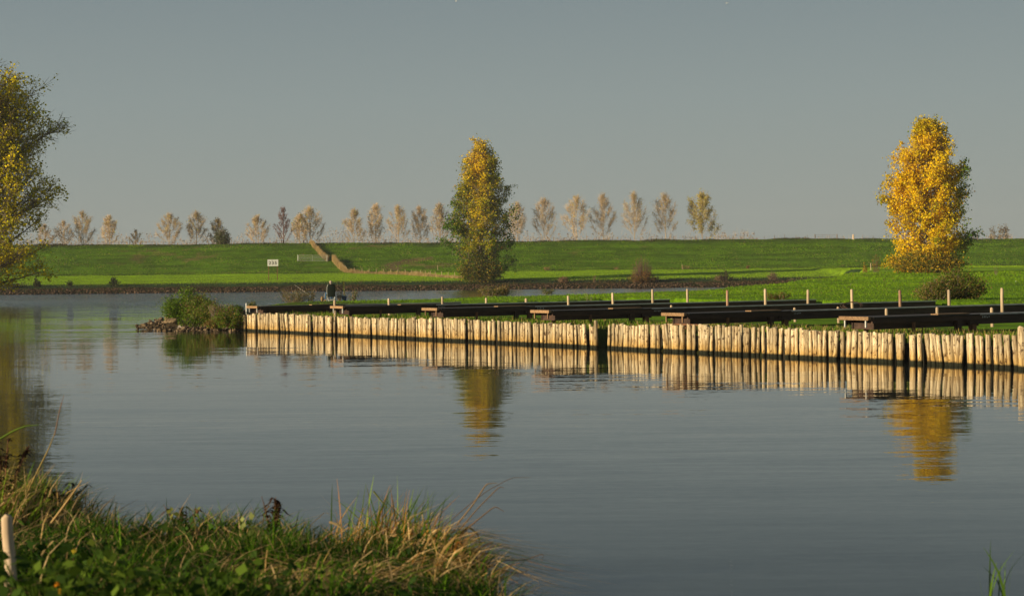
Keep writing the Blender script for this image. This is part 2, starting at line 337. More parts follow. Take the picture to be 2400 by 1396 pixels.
def height(X, Y):
    X = np.asarray(X, float); Y = np.asarray(Y, float)
    sd = sdpoly(PEN, X, Y)
    sw = (X-WA[0])*WU[0]+(Y-WA[1])*WU[1]
    zl = zland(X, Y)
    shore = np.interp(sd+vnoise(X, Y, 2.1, 3)*.25, [-3, 0, 2.2, 4], [-1.8, -.05, 1.25, 4])
    zA = np.minimum(zl, shore)
    low = .86+sst(4, 25, sw)*(zl-.86)
    along = (X-WA[0])*WV[0]+(Y-WA[1])*WV[1]
    inw = (along > 0) & (sw < 26) & (sw > -.5)
    zA = np.where(inw & (sd > 0), np.minimum(np.minimum(zl, low), np.interp(sw-np.where((along > .59*WLEN) & (along < .62*WLEN), 1.0, 0), [0, .3, .45], [-1.2, -1.0, .84])), zA)
    sl = sdpoly(LEFTL, X, Y); zC = np.minimum(np.interp(sl, [-3, 0, 3, 12], [-1.8, -.05, .9, 1.2]), 1.2)
    d = Y-337-vnoise(X, Y*0, 9, 5)*.7
    zB = np.interp(d, [-4, 0, 4, 9, 12, 63], [-1.8, -.02, 1.0, 1.55, 1.85, 3.6])
    top = np.interp(X/432*4000+1200, [-400, 0, 760, 900, 1600, 2000, 2400, 2900], [11.4, 11.4, 11.1, 11.05, 11.2, 10.85, 10.5, 10.4])
    bump = vnoise(X, Y, 6, 8)*.12+vnoise(X, Y, 2.5, 9)*.06+vnoise(X, Y*0, 17, 10)*.16*(Y > 420)
    D2 = Y+vnoise(X, Y*0, 25, 2)*.8
    dk = np.interp(D2, [397, 404, 428, 432, 438, 444, 452, 475, 600, 3000], [0, .08, .95, 1, 1, .93, .86, .5, .2, .2])
    ext = 3.6+dk*(top-3.6)
    zB = np.where(D2 > 397, np.maximum(ext, 3.6)+bump*(D2 > 402), zB+vnoise(X, Y, 12, 4)*.08*(d > 14))
    z = np.maximum(np.maximum(zA, zB), zC)
    z = z+np.where((sd > 3) & (sw > 14), vnoise(X, Y, 3, 6)*.05, 0)
    return z
def hz(x, y): return float(height(np.array([x]), np.array([y]))[0])
def hit(px, py, lo=45, hi=470):
    d = ray(px, py); D = np.linspace(lo, hi, 3000)
    h = height(d[0]*D, D); z = CAMH+d[2]*D
    k = np.where(h >= z)[0]
    if len(k) == 0: i = int(np.argmin(z-h))
    else: i = int(k[0])
    return Vector((d[0]*D[i], D[i], h[i]))

rows = [44.0]
while rows[-1] < 455:
    y = rows[-1]; st = .45 if y < 60 else .6 if y < 160 else 1.6 if y < 330 else .8 if y < 345 else 2.2 if y < 395 else .8
    rows.append(y+st)
rows += list(np.geomspace(458, 1400, 22)); rows = np.array(rows)
cols = np.concatenate([np.linspace(-.62, -.34, 25)[:-1], np.linspace(-.34, .36, 300), np.linspace(.36, .7, 25)[1:]])
GY, GX = np.meshgrid(rows, cols, indexing='ij'); GX = GX*GY
GZ = height(GX, GY)
nr, nc = GX.shape
GV = np.stack([GX.ravel(), GY.ravel(), GZ.ravel()], 1)
ii = np.arange(nr*nc).reshape(nr, nc)
GF = np.stack([ii[:-1, :-1].ravel(), ii[:-1, 1:].ravel(), ii[1:, 1:].ravel(), ii[1:, :-1].ravel()], 1)
C_FIELD = np.array((.21, .36, .006)); C_DIKE = np.array((.078, .160, .005)); C_PEN = np.array((.125, .245, .005)); C_MUD = np.array((.028, .024, .012)); C_DIRT = np.array((.15, .095, .05)); C_TAN = np.array((.17, .13, .045))
X, Y, Z = GV.T
gc = np.tile(C_FIELD, (len(X), 1))
D2 = Y+vnoise(X, Y*0, 25, 2)*.8+vnoise(X, Y, 5, 21)*1.2
def blend(c, k): 
    global gc
    gc = gc*(1-k[:, None])+c[None]*k[:, None]
blend(C_DIKE, sst(396, 401, D2))
blend(np.array((.035, .06, .012)), sst(425, 429, D2))
dd = Y-337
blend(np.array((.022, .05, .010)), (1-sst(11, 14, dd)) * (dd > -3))  # dark green paints the shade on the slope above the far waterline
pen = (Y < 330) & (sdpoly(PEN, X, Y) > -1)
blend(C_PEN, pen.astype(float)*(1-sst(200, 330, Y)))
sw = (X-WA[0])*WU[0]+(Y-WA[1])*WU[1]
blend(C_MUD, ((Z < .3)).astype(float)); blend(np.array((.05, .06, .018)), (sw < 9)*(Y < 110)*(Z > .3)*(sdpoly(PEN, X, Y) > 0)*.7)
blend(np.array((.06, .045, .025)), (X < -15.6)*(Y < 130)*(Z > -.1)*1.0)
# worn patches and terraces on the dike
wp = sst(.35, .7, vnoise(X, Y, 9, 31)*.6+vnoise(X, Y, 2.2, 33)*.6)
blend(C_TAN, wp*(D2 > 404)*(D2 < 428)*(X < 40)*.85*sst(-.2, .4, vnoise(X, Y*3, 14, 12)))
# dirt track climbing the dike
tp = [hit(*q) for q in ((905, 629), (930, 622), (945, 616), (900, 614), (965, 610), (1010, 605))]
trk = [hit(*q) for q in ((920, 631), (915, 622), (935, 616), (965, 611), (1000, 607))]
dmin = np.full(len(X), 1e9)
for a, b in zip(trk[:-1], trk[1:]):
    a = np.array(a[:2]); e = np.array(b[:2])-a; t = np.clip(((X-a[0])*e[0]+(Y-a[1])*e[1])/(e@e+1e-9), 0, 1)
    dmin = np.minimum(dmin, np.hypot(X-a[0]-t*e[0], Y-a[1]-t*e[1]))
blend(C_DIRT, (1-sst(.9, 2.6, dmin+vnoise(X, Y, 1.5, 41)*.5)))
tag(obj('ground', [(GV, GF, 0, gc)], M_GROUND, smooth=True), kind='structure')

# near bank the photographer stands on
EX = [-40, -12, -4.9, -3.9, -3.2, -2.5, -1.8, -.9, -.5, -.2, .0, .2, .7, 1.6, 2.5, 3.6, 12, 40]
EY = [30, 22, 17.0, 15.8, 14.6, 14.6, 14.4, 13.8, 13.3, 12.3, 10.9, 9.8, 9.5, 9.6, 11.3, 11.6, 9.6, 9]
def bank(X, Y):
    e = np.interp(X, EX, EY)+vnoise(X, Y*0, .5, 4)*.12; d = e-Y
    return np.interp(d, [-3, -.7, 0, .35, 1.2, 4, 10], [-1.8, -.4, .35, .88, 1.08, 1.2, 1.5])+vnoise(X, Y, .8, 2)*.05*(d > .3)
bx_ = np.concatenate([np.linspace(-40, -8, 20)[:-1], np.linspace(-8, 6, 150), np.linspace(6, 40, 20)[1:]]); by_ = np.concatenate([np.linspace(-25, 5, 15)[:-1], np.linspace(5, 20, 160), np.linspace(20, 32, 12)[1:]])
BY, BX = np.meshgrid(by_, bx_, indexing='ij'); BZ = bank(BX, BY)
ii = np.arange(BX.size).reshape(BX.shape)
tag(obj('near_bank', [(np.stack([BX.ravel(), BY.ravel(), BZ.ravel()], 1), np.stack([ii[:-1, :-1].ravel(), ii[:-1, 1:].ravel(), ii[1:, 1:].ravel(), ii[1:, :-1].ravel()], 1), 0, (.010, .013, .004))], M_GROUND, smooth=True), kind='structure')  # nearly black ground colour stands in for the shadows between the grass blades

# water: one sheet
tag(obj('water', [([(-900, -60, 0), (900, -60, 0), (900, 350, 0), (-900, 350, 0)], [(0, 1, 2, 3)], 0, None)], M_WATER), kind='structure')
#@@PART2
# ------------------------------------------------------------------ words for labels
ONES = ['', 'first', 'second', 'third', 'fourth', 'fifth', 'sixth', 'seventh', 'eighth', 'ninth', 'tenth', 'eleventh', 'twelfth', 'thirteenth', 'fourteenth', 'fifteenth', 'sixteenth', 'seventeenth', 'eighteenth', 'nineteenth']
TENS = {20: ('twentieth', 'twenty'), 30: ('thirtieth', 'thirty'), 40: ('fortieth', 'forty'), 50: ('fiftieth', 'fifty'), 60: ('sixtieth', 'sixty'), 70: ('seventieth', 'seventy')}
def ordw(n):
    if n < 20: return ONES[n]
    t, o = n//10*10, n % 10
    return TENS[t][0] if o == 0 else TENS[t][1]+'-'+ONES[o]
JT = [0.0, .184, .353, .52, .685, .863]     # where the six jetties meet the wall
JORD = ['leftmost', 'second', 'third', 'fourth', 'fifth', 'sixth']
def wall_pt(t, off=0.0):
    p = WA+WV*WLEN*t+WU*off; return p
def screen_x(p):
    v = RMN.T @ (np.array(p)-np.array([0, 0, CAMH])); return CX-FPX*v[0]/v[2]
def wall_dir_angle(): return math.atan2(WV[1], WV[0])

# ------------------------------------------------------------------ timber pile wall
def pile_mesh(i):
    r = random.Random(100+i); H = 1.9; rad = r.uniform(.062, .09) if i % 6 else r.uniform(.095, .125)
    n = 9; bl = []; ks = np.linspace(0, 1, 9)
    pts = [(r.uniform(-.008, .008)+math.sin(k*3+i)*.012, r.uniform(-.008, .008)+math.cos(k*2.3+i)*.01, -H+H*k+0) for k in ks]
    rr = [rad*(1.12-.2*k)*r.uniform(.94, 1.06) for k in ks]
    b = tube(pts, rr, n, cap=False, jit=.07, rng=np.random.default_rng(i))
    V, F, m, c = b[0]; V = V.copy()
    sl = r.uniform(-.35, .35); V[-n:, 2] += (V[-n:, 0])*sl + np.random.default_rng(i).uniform(-.012, .012, n)
    top = V[-n:]; ctr = top.mean(0)+np.array([0, 0, .012])
    V2 = np.concatenate([top, ctr[None]]); F2 = [(j, (j+1) % n, n) for j in range(n)]
    me = mesh_from('wooden_pile', [(V, F, 0, None), (V2, F2, 0, None)], [M_PILE], True)
    return me, rad
PM = [pile_mesh(i) for i in range(22)]
pr = random.Random(5); s = 0.03; piles = []
lean_run = 0
while s < WLEN+1.2 and len(piles) < 296:
    k = pr.randrange(22); me, rad = PM[k]
    t = s/WLEN
    off = pr.uniform(-.04, .05)
    if .600 <= t < .611: off += 1.0
    p = wall_pt(t, off)
    if pr.random() < .12: lean_run = pr.uniform(-.10, .16)
    if pr.random() < .25: lean_run = 0
    ln = lean_run+pr.gauss(0, .035)
    topz = 1.0+pr.gauss(0, .028)+(.05 if t > .66 else 0)+.07*math.sin(s*.35)*.6-.06*(pr.random() < .05)
    if t < .02: topz -= .02
    o = bpy.data.objects.new('wooden_pile', me); COL.objects.link(o)
    o.location = (p[0]+WV[0]*ln, p[1]+WV[1]*ln, topz)
    # lean along the wall plus a spin about its own axis
    ax = Vector((WU[0], WU[1], 0)); o.rotation_mode = 'QUATERNION'
    o.rotation_quaternion = (Matrix.Rotation(-ln*1.0, 3, ax) @ Matrix.Rotation(pr.uniform(0, 6.28), 3, 'Z')).to_quaternion()
    piles.append([o, t, ln, rad, topz]); s += rad*2*pr.uniform(.93, 1.22)+(pr.random() < .13)*.09
ex = []
while s < WLEN+26:                                                               # the wall runs on out of the picture
    me, rad = PM[pr.randrange(22)]; p = wall_pt(s/WLEN, pr.uniform(-.04, .05)); co = np.zeros(len(me.vertices)*3); me.vertices.foreach_get('co', co); co = co.reshape(-1, 3)+[p[0], p[1], 1.0+pr.gauss(0, .03)]
    n_ = 9*9; ex.append((co, [(i*9+j, i*9+(j+1) % 9, (i+1)*9+(j+1) % 9, (i+1)*9+j) for i in range(8) for j in range(9)], 0, None)); ex.append((co, [(n_+j, n_+(j+1) % 9, n_+9) for j in range(9)], 0, None)); s += rad*2*pr.uniform(.93, 1.22)
tag(obj('more_piles', ex, M_PILE, smooth=True), 'continuation of the pale pile wall beyond the right edge', 'piles', kind='stuff')
jx = [screen_x((*wall_pt(t, .5), 1.4)) for t in JT]
cnt = {}
for o, t, ln, rad, tz in piles:
    x = screen_x((o.location[0], o.location[1], 1)); k = max([i for i in range(6) if x >= jx[i]-1] or [0])
    cnt[k] = cnt.get(k, 0)+1
    look = ('thick ' if rad > .11 else 'slim ' if rad < .085 else '')+('right-leaning ' if ln > .06 else 'left-leaning ' if ln < -.06 else '')
    tag(o, f'{look}pale timber pile, {ordw(cnt[k])} to the right of the {JORD[k]} jetty head', 'pile', 'piles of the timber wall')
# tall post in the gap, a tall one at the right edge
def pole(name, p, zb, zt, r, label, cat, group=None, m=M_POLE, lean=(0, 0), n=10):
    H = zt-zb; ks = np.linspace(0, 1, 7)
    pts = [(lean[0]*k*H+math.sin(k*5)*.01, lean[1]*k*H, k*H) for k in ks]+[(lean[0]*H, lean[1]*H, H+.02)]
    rr = [r*(1.08-.12*k) for k in ks]+[r*.6]
    o = obj(name, tube(pts, rr, n, jit=.03), m, smooth=True); o.location = (p[0], p[1], zb)
    return tag(o, label, cat, group)
p = wall_pt(.603, -.15); pole('mooring_post', p, -1.2, 1.15, .085, 'tall pale post standing in the water in the dark gap of the pile wall', 'post', m=M_PILE)
p = at_z(2396, 866, 0); pole('mooring_post', p, -1.2, 1.33, .13, 'thick pale post rising above the pile wall at the far right edge', 'post', m=M_PILE)
# added dark sheets behind the piles, so the gaps between them read as shade
bb = []
a = math.atan2(WV[1], WV[0])
for t0, t1, off in ((-.0, .594, .3), (.594, .617, 1.25), (.617, 1.9, .3)):
    q0 = wall_pt(t0, off); q1 = wall_pt(t1, off); L_ = np.linalg.norm(q1-q0); c = (q0+q1)/2
    bb.append(box((c[0], c[1], -.2), (L_, .05, 1.75), a))
tag(obj('gap_backing', bb, M_GAPDARK), 'added dark sheet behind the row of timber piles, giving the gaps their shade', 'dark backing')
# return of the wall at its left end, half hidden by the bushes
for i in range(6):
    k = pr.randrange(22); me, rad = PM[k]; o = bpy.data.objects.new('wooden_pile', me); COL.objects.link(o)
    q = WA+np.array([-.25-.17*i, .35+.30*i]); o.location = (q[0], q[1], .93+pr.gauss(0, .03)); o.rotation_euler = (0, 0, pr.uniform(0, 6))
    tag(o, f'grey timber pile of the short return behind the bushes, {ordw(i+1)} back from the corner', 'pile', 'piles of the wall return')
# stray planks lying on the pile tops
sp = []
q = wall_pt(.70, .06); tag(obj('loose_plank', [box((q[0], q[1], 1.10), (1.9, .12, .05), a)], M_BWOOD), 'thin brown plank lying on the pile tops below the fifth jetty head', 'plank')

# ------------------------------------------------------------------ jetties
JL = [14, 22.5, 25.5, 25, 27, 30]
ua = math.atan2(WU[1], WU[0])
def make_jetty(i):
    L1 = JL[i]; t = JT[i]; p = wall_pt(t, .35)
    root = empty('jetty', (p[0], p[1], 0), ua, cat='jetty', group='jetties running back from the pile wall',
        label=['dark jetty farthest left, its brown head beside the bushes', 'dark jetty whose head is right below the seated angler',
               'dark jetty third from the left, ending left of the yellow-green poplar gap', 'dark jetty fourth from the left, head left of the gap in the pile wall',
               'dark jetty fifth from the left with its head right of the wall gap', 'nearest dark jetty, farthest right, running out of the picture'][i])
    if i == 2: root['label'] = 'dark jetty third from the left, its head below the middle poplar'
    z = 1.40 if i == 0 else 1.50
    # local x runs inland, local y to the left; near side is y<0
    def part(name, bl, m, par=root, **k):
        o = obj(name, bl, m, par); tag(o, **k) if k else None; return o
    part('end_board', [box((-.06, 0, z-.02), (.14, 1.42, .13)), ], M_PLANK)
    for yy in (-.5, .5): part('leg', [box((-.02, yy, z-.20), (.06, .05, .28))], M_WHITE if i in (0, 1, 5) else M_PLANK)
    part('head_deck', [box((2.9, 0, z+.0), (5.6, 1.5, .05))], M_DECK)
    part('head_girder', [box((3.0, -.66, z-.115), (5.8, .08, .17)), box((3.0, .66, z-.115), (5.8, .08, .17)), box((3.1, 0, z-.30), (5.5, 1.1, .24))], M_DARK)
    part('step_board', [box((4.3, -.55, z+.05), (1.7, .35, .04))], M_PLANK)
    s0 = 5.2; Lm = L1-s0
    sag = [math.sin(k*9+i)*.006 for k in range(8)]
    part('main_deck', [box((s0+Lm/2, 0, z-.02), (Lm, 1.1, .05))], M_DECK)
    part('girder', [box((s0+Lm/2, -.62, z-.19), (Lm, .10, .33)), box((s0+Lm/2, -.675, z-.335), (Lm, .05, .045)), box((s0+Lm*.37, -.676, z-.19), (.05, .03, .3))], M_DARK)
    part('girder', [box((s0+Lm/2, 0.62, z-.19), (Lm, .10, .33))], M_DARK)
    part('edge_strip', [box((s0+Lm/2, -.63, z+.004), (Lm, .18, .05))], M_EDGE)
    # supports
    for k, (xx, yy, w, mat_, h) in enumerate([(2.2, -.75, .10, M_BWOOD, 1.0), (4.6, -.7, .22, M_DARK, 1.0), (5.5, -.6, .24, M_BWOOD, 1.0), (1.0, .5, .14, M_BWOOD, 1.0), (9.5, -.5, .4, M_DARK, 1.0), (10.6, -.55, .12, M_POLE, 1.0), (14, -.5, .3, M_DARK, 1.0), (19, -.5, .3, M_DARK, 1.0), (24, -.5, .3, M_DARK, 1.0)]):
        if xx > L1-1: continue
        wx = p[0]+WU[0]*xx-WU[1]*yy; wy = p[1]+WU[1]*xx+WU[0]*yy; g = max(-.5, min(hz(wx, wy), 1.1))-.25
        top = z-.22 if xx > s0 else z-.2
        part('support_post', [box((xx, yy*.93, (g+top)/2), (w, w*.8, top-g))], mat_)
    # short scribbled white number on the girder
    rr = random.Random(i); mk = [box((5.9+q*.09, -.71 if 5.9+q*.09 < 5.2 else -.70, z-.10+rr.uniform(-.012, .012)), (.035, .004, rr.uniform(.03, .07))) for q in range(5)]
    [part('white_stroke', [q_], M_WHITE) for q_ in mk]
    return root
for i in range(6): make_jetty(i)

# ------------------------------------------------------------------ poles between the jetties
def solve_line(px, py, off):
    """world point on the line parallel to the wall at distance off that shows at column px"""
    lo, hi = -.6, 1.8
    for _ in range(50):
        mid = (lo+hi)/2
        if screen_x((*wall_pt(mid, off), 1.6)) < px: lo = mid
        else: hi = mid
    return wall_pt(lo, off)
big = [(912, 700), (1037, 696), (1140, 699), (1234, 700), (1333, 694), (1437, 687), (1530, 679), (1612, 678), (1705, 681), (1794, 678), (1893, 680), (1998, 679), (2110, 681), (2225, 680), (2348, 676)]
nb = ['above the second jetty, just right of the blue bucket', 'left of the middle poplar', 'directly below the middle poplar', 'fourth', 'fifth', 'sixth', 'seventh', 'eighth', 'ninth', 'tenth', 'eleventh', 'twelfth', 'reddish, thirteenth', 'fourteenth, in front of the brown bramble', 'fifteenth and last']
for k, (px, py) in enumerate(big):
    off = (6, 8.5, 11, 14, 12, 15)[k] if k < 6 else 18.0+(.4 if k % 3 == 1 else 0); q = solve_line(px, py, off); d = ray(px, py); zt = CAMH+d[2]*q[1]
    lab = f'{"reddish" if k in (8, 12) else "pale"} round pole between the jetties, {ordw(k+1)} of the tall ones from the left' 
    pole('mooring_pole', q, hz(*q)-.5, zt, .072 if k != 3 else .085, lab, 'pole', 'tall poles between the jetties', m=M_RPOLE if k in (8, 12) else M_POLE, lean=((.02 if k == 10 else random.uniform(-.012, .012)), random.uniform(-.02, .02)))
for k, (px, py) in enumerate([(1574, 716), (1665, 719), (1863, 722), (1965, 720), (2078, 724), (2197, 721), (2325, 722)]):
    q = solve_line(px, py, 11); d = ray(px, py); zt = CAMH+d[2]*q[1]
    pole('short_pole', q, hz(*q)-.5, zt, .065, f'short pale pole poking above a jetty deck, {ordw(k+1)} of the short ones from the left', 'pole', 'short poles close behind the wall', m=M_POLE)
q = solve_line(785, 705, 2.2); pole('short_pole', q, hz(*q)-.4, CAMH+ray(785, 704)[2]*q[1], .075, 'stubby pale pole right in front of the angler chair', 'pole')
q = solve_line(578, 712, .8); pole('short_pole', q, .2, CAMH+ray(578, 711)[2]*q[1], .06, 'thin white-topped pole at the leftmost jetty head', 'pole', m=M_WHITE)

# dry reeds and rough grass directly behind the wall
n = 15000; tt = R.uniform(.01, 1.35, n); oo = R.uniform(.5, 7, n); P = WA[None]+WV[None]*(tt*WLEN)[:, None]+WU[None]*oo[:, None]
zz = height(P[:, 0], P[:, 1]); P3 = np.column_stack([P, zz-.03])
kk = R.random(n); dens = vnoise(P[:, 0], P[:, 1], 2.2, 6)*.5+.5
c = np.where((kk < .18+.4*sst(.5, .7, tt)*dens)[:, None], jitc((.40, .30, .10), n, .4), jitc((.12, .21, .010), n, .4))
Hh = R.uniform(.12, .36, n)*(.6+.6*dens)*np.where(oo > 4.5, .6, 1)
tag(obj('rough_grass', [blades(P3, Hh, R.uniform(0, 6.28, n), R.uniform(.1, .6, n), .03, c)], M_GRASS), 'rough green grass and dry reed stems under the jetties', 'grass', kind='stuff')

# short grass on the spit of land
def scatter(n, x0, x1, y0, y1, cond, rng=R):
    out = []
    D = np.sqrt(rng.uniform(y0*y0, y1*y1, n)); X_ = (rng.uniform(x0, x1, n)-1200)/4000*D
    z = height(X_, D); k = cond(X_, D, z); return np.column_stack([X_[k], D[k], z[k]-.01])
P = scatter(110000, 500, 2500, 70, 235, lambda x, y, z: (z > .9) & (x > -15.5) & (sdpoly(PEN, x, y) > .2))
dn = vnoise(P[:, 0], P[:, 1], 3, 51)*.5+.5; n = len(P)
c = jitc((.165, .295, .006), n, .35)*(.75+.5*dn[:, None]); c[R.random(n) < .05] = (.22, .17, .06)
S_ = P[:, 1]/120
tag(obj('meadow_grass', [blades(P, R.uniform(.05, .15, n)*(.7+.7*dn)*S_, R.uniform(0, 6.28, n), R.uniform(.2, .9, n), .035*S_, c, seg=2)], M_GRASS), 'short bright green grass on the strip of land between harbour and river', 'grass', kind='stuff')
# tiny white flowers / droppings in that grass
P = scatter(260, 1300, 2400, 85, 160, lambda x, y, z: (z > 1.3)); n = len(P); P[:, 2] += .10
P = P[:26]; n = len(P)
tag(obj('white_flowers', [leaves(P, R.uniform(.05, .10, n), jitc((.6, .6, .55), n, .1), up=1)], M_GRASS), 'scattered tiny white flowers in the green grass', 'flowers', kind='stuff')
# rough grass along the dike and its crest
P = scatter(100000, -150, 2600, 399, 432, lambda x, y, z: z > 3.5); n = len(P)
dn = vnoise(P[:, 0]*.45, P[:, 1], 2.2, 61)*.5+.5; ktan = (R.random(n) < .05+.25*(dn > .8)*(P[:, 0] < -10))
c = jitc((.115, .21, .006), n, .3)*(.55+.9*dn[:, None]); c[ktan] = jitc((.30, .25, .08), int(ktan.sum()), .3)
tag(obj('dike_grass', [blades(P, R.uniform(.08, .28, n)*(.4+dn), R.uniform(0, 6.28, n), R.uniform(.2, .8, n), .15, c, seg=2)], M_GRASS), 'rough tussocky grass on the slope of the dike', 'grass', kind='stuff')
P = scatter(22000, -150, 2600, 429, 438, lambda x, y, z: z > 8); n = len(P)
dn = vnoise(P[:, 0], P[:, 1]*0, 3, 71)*.5+.5; dl = vnoise(P[:, 0], P[:, 1]*0, 11, 72)*.5+.5
c = mixc((.035, .055, .018), (.10, .065, .035), R.random(n)*dl)*R.uniform(.6, 1.3, (n, 1))
tag(obj('crest_weeds', [blades(P, R.uniform(.2, .7, n)*(.12+1.6*dn*dl), R.uniform(0, 6.28, n), R.uniform(.1, .6, n), .12, c, seg=2)], M_GRASS), 'dark weeds and dead stems fringing the top of the dike', 'weeds', kind='stuff')
P = scatter(46000, -150, 2600, 346, 400, lambda x, y, z: (z > 1.5) & (z < 3.9)); n = len(P)
c = jitc((.25, .40, .006), n, .22)
tag(obj('pasture_grass', [blades(P, R.uniform(.06, .16, n), R.uniform(0, 6.28, n), R.uniform(.2, .9, n), .16, c, seg=2)], M_GRASS), 'bright short grass of the flat pasture before the dike', 'grass', kind='stuff')
# toe line tussocks between pasture and dike
P = scatter(9000, -150, 2600, 397.5, 401, lambda x, y, z: z > 3); n = len(P); dn = vnoise(P[:, 0], P[:, 1]*0, 4, 77)*.5+.5
c = jitc((.05, .085, .012), n, .3)
tag(obj('toe_grass', [blades(P, R.uniform(.1, .4, n)*dn, R.uniform(0, 6.28, n), .4, .18, c, seg=2)], M_GRASS), 'longer grass where the pasture meets the dike', 'grass', kind='stuff')

# ------------------------------------------------------------------ stones
def rock_mesh(seed, n=1):
    rg = np.random.default_rng(seed)
    bm = bmesh.new(); bmesh.ops.create_icosphere(bm, subdivisions=n, radius=1)
    V = np.array([v.co[:] for v in bm.verts]); F = [[v.index for v in f.verts] for f in bm.faces]; bm.free()
    for _ in range(5):
        d = rg.normal(size=3); d /= np.linalg.norm(d); k = rg.uniform(.45, .8); h = V@d; V = V-np.outer(np.maximum(h-k, 0), d)
    V *= rg.uniform(.7, 1.2, 3)*np.array([1, .9, .7]); V += rg.normal(size=V.shape)*.04
    return V, np.array(F)
import bmesh
RK = [rock_mesh(i, 2) for i in range(10)]
spots = [(328, 766, .30, 0), (345, 766, .36, 0), (361, 766, .38, 0), (378, 768, .40, 0), (399, 768, .36, 0), (352, 757, .32, 0), (371, 755, .30, 0), (388, 758, .38, 0), (376, 748, .34, 0), (394, 745, .36, 0), (405, 752, .42, 0), (409, 766, .42, 0),
    (421, 757, .44, 0), (424, 769, .36, 1), (438, 750, .42, 1), (446, 753, .38, 1), (440, 766, .40, 0), (455, 768, .38, 0), (462, 758, .40, 0), (478, 767, .42, 0), (484, 772, .34, 0), (494, 764, .36, 0), (501, 771, .34, 0), (507, 756, .34, 0), (514, 770, .36, 0), (470, 748, .30, 0),
    (428, 742, .36, 0), (412, 741, .32, 0), (400, 737, .26, 0), (528, 771, .34, 0), (540, 772, .32, 0), (551, 773, .34, 0), (562, 773, .30, 0), (338, 762, .24, 0), (433, 772, .30, 0), (468, 773, .28, 0), (519, 762, .30, 0), (533, 763, .28, 0), (392, 768, .3, 0), (450, 773, .26, 0)]
spots.sort()
for k, (px, py, sz, w) in enumerate(spots):
    q = at_z(px, py, .0 if py > 762 else .22 if py > 753 else .45 if py > 745 else .6)
    V, F = RK[k % 10]; a_ = random.uniform(0, 6); sz *= .86
    rot = np.array([[math.cos(a_), -math.sin(a_), 0], [math.sin(a_), math.cos(a_), 0], [0, 0, 1]])
    o = obj('rock', [(V@rot.T*sz, F, 0, None)], M_ROCKW if w else M_ROCK); o.location = q
    tag(o, f'{"bleached pale" if w else "brown angular"} rock on the stony tip of the spit, {ordw(k+1)} counted from the left', 'rock', 'rocks at the tip of the spit')
def rubble(n, Pfn, smin, smax, cols, name, label, cat):
    rk = [rock_mesh(40+i, 1) for i in range(8)]; Vs, Fs, cs, off = [], [], [], 0
    for i in range(n):
        V, F = rk[i % 8]; a_ = R.uniform(0, 6.28); ca, sa = math.cos(a_), math.sin(a_)
        W_ = V@np.array([[ca, sa, 0], [-sa, ca, 0], [0, 0, 1]])*R.uniform(smin, smax)+np.array(Pfn(i))
        Vs.append(W_); Fs.append(F+off); off += len(V); c0 = cols[int(R.random()**1.6*len(cols))]; cs.append(np.tile(np.array(c0)*R.uniform(.6, 1.3), (len(V), 1)))
    return tag(obj(name, [(np.concatenate(Vs), np.concatenate(Fs), 0, np.concatenate(cs))], M_COL), label, cat, kind='stuff')
def far_rub(i):
    px = R.uniform(-60, 2000); k = R.random()
    D = 336.4+vnoise(np.array([(px-1200)/4000*337]), np.array([0.]), 9, 5)[0]*.7+k*4.0
    return ((px-1200)/4000*D, D, max(-.02, k*.95+R.normal()*.05))
rubble(3800, far_rub, .10, .30, [(.045, .030, .018), (.09, .058, .034), (.14, .09, .055), (.06, .038, .022)], 'rubble', 'dark stone rubble lining the far river bank', 'stones')
def spit_rub(i):
    px = R.uniform(320, 575); py = R.uniform(746, 775) if px > 350 else R.uniform(758, 768)
    q = at_z(px, py, .05+.4*(775-py)/30); return (q[0], q[1], q[2]-.05)
rubble(260, spit_rub, .06, .16, [(.05, .035, .02), (.13, .09, .05), (.18, .13, .08)], 'small_stones', 'small brown stones between the bigger rocks of the spit', 'stones')
# dead brown growth above the rubble
P = scatter(60000, -60, 2000, 338.2, 350, lambda x, y, z: (z > .35) & (z < 1.9)); n = len(P); dn = vnoise(P[:, 0], P[:, 1]*.3, 5, 81)*.5+.5
k = P[:, 2] < 1.05
P = P[k | (R.random(n) < .05)]; n = len(P); dn = vnoise(P[:, 0], P[:, 1]*.3, 5, 81)*.5+.5
c = mixc((.12, .075, .035), (.05, .055, .015), np.clip(R.random(n)*.8+.3*dn*(P[:, 0] < -40), 0, 1))*R.uniform(.5, 1.4, (n, 1))
tag(obj('bank_scrub', [blades(P, R.uniform(.15, .5, n)*(.4+dn), R.uniform(0, 6.28, n), R.uniform(.2, .9, n), .10, c, seg=2)], M_GRASS), 'dead brown scrub above the rubble of the far bank', 'scrub', kind='stuff')
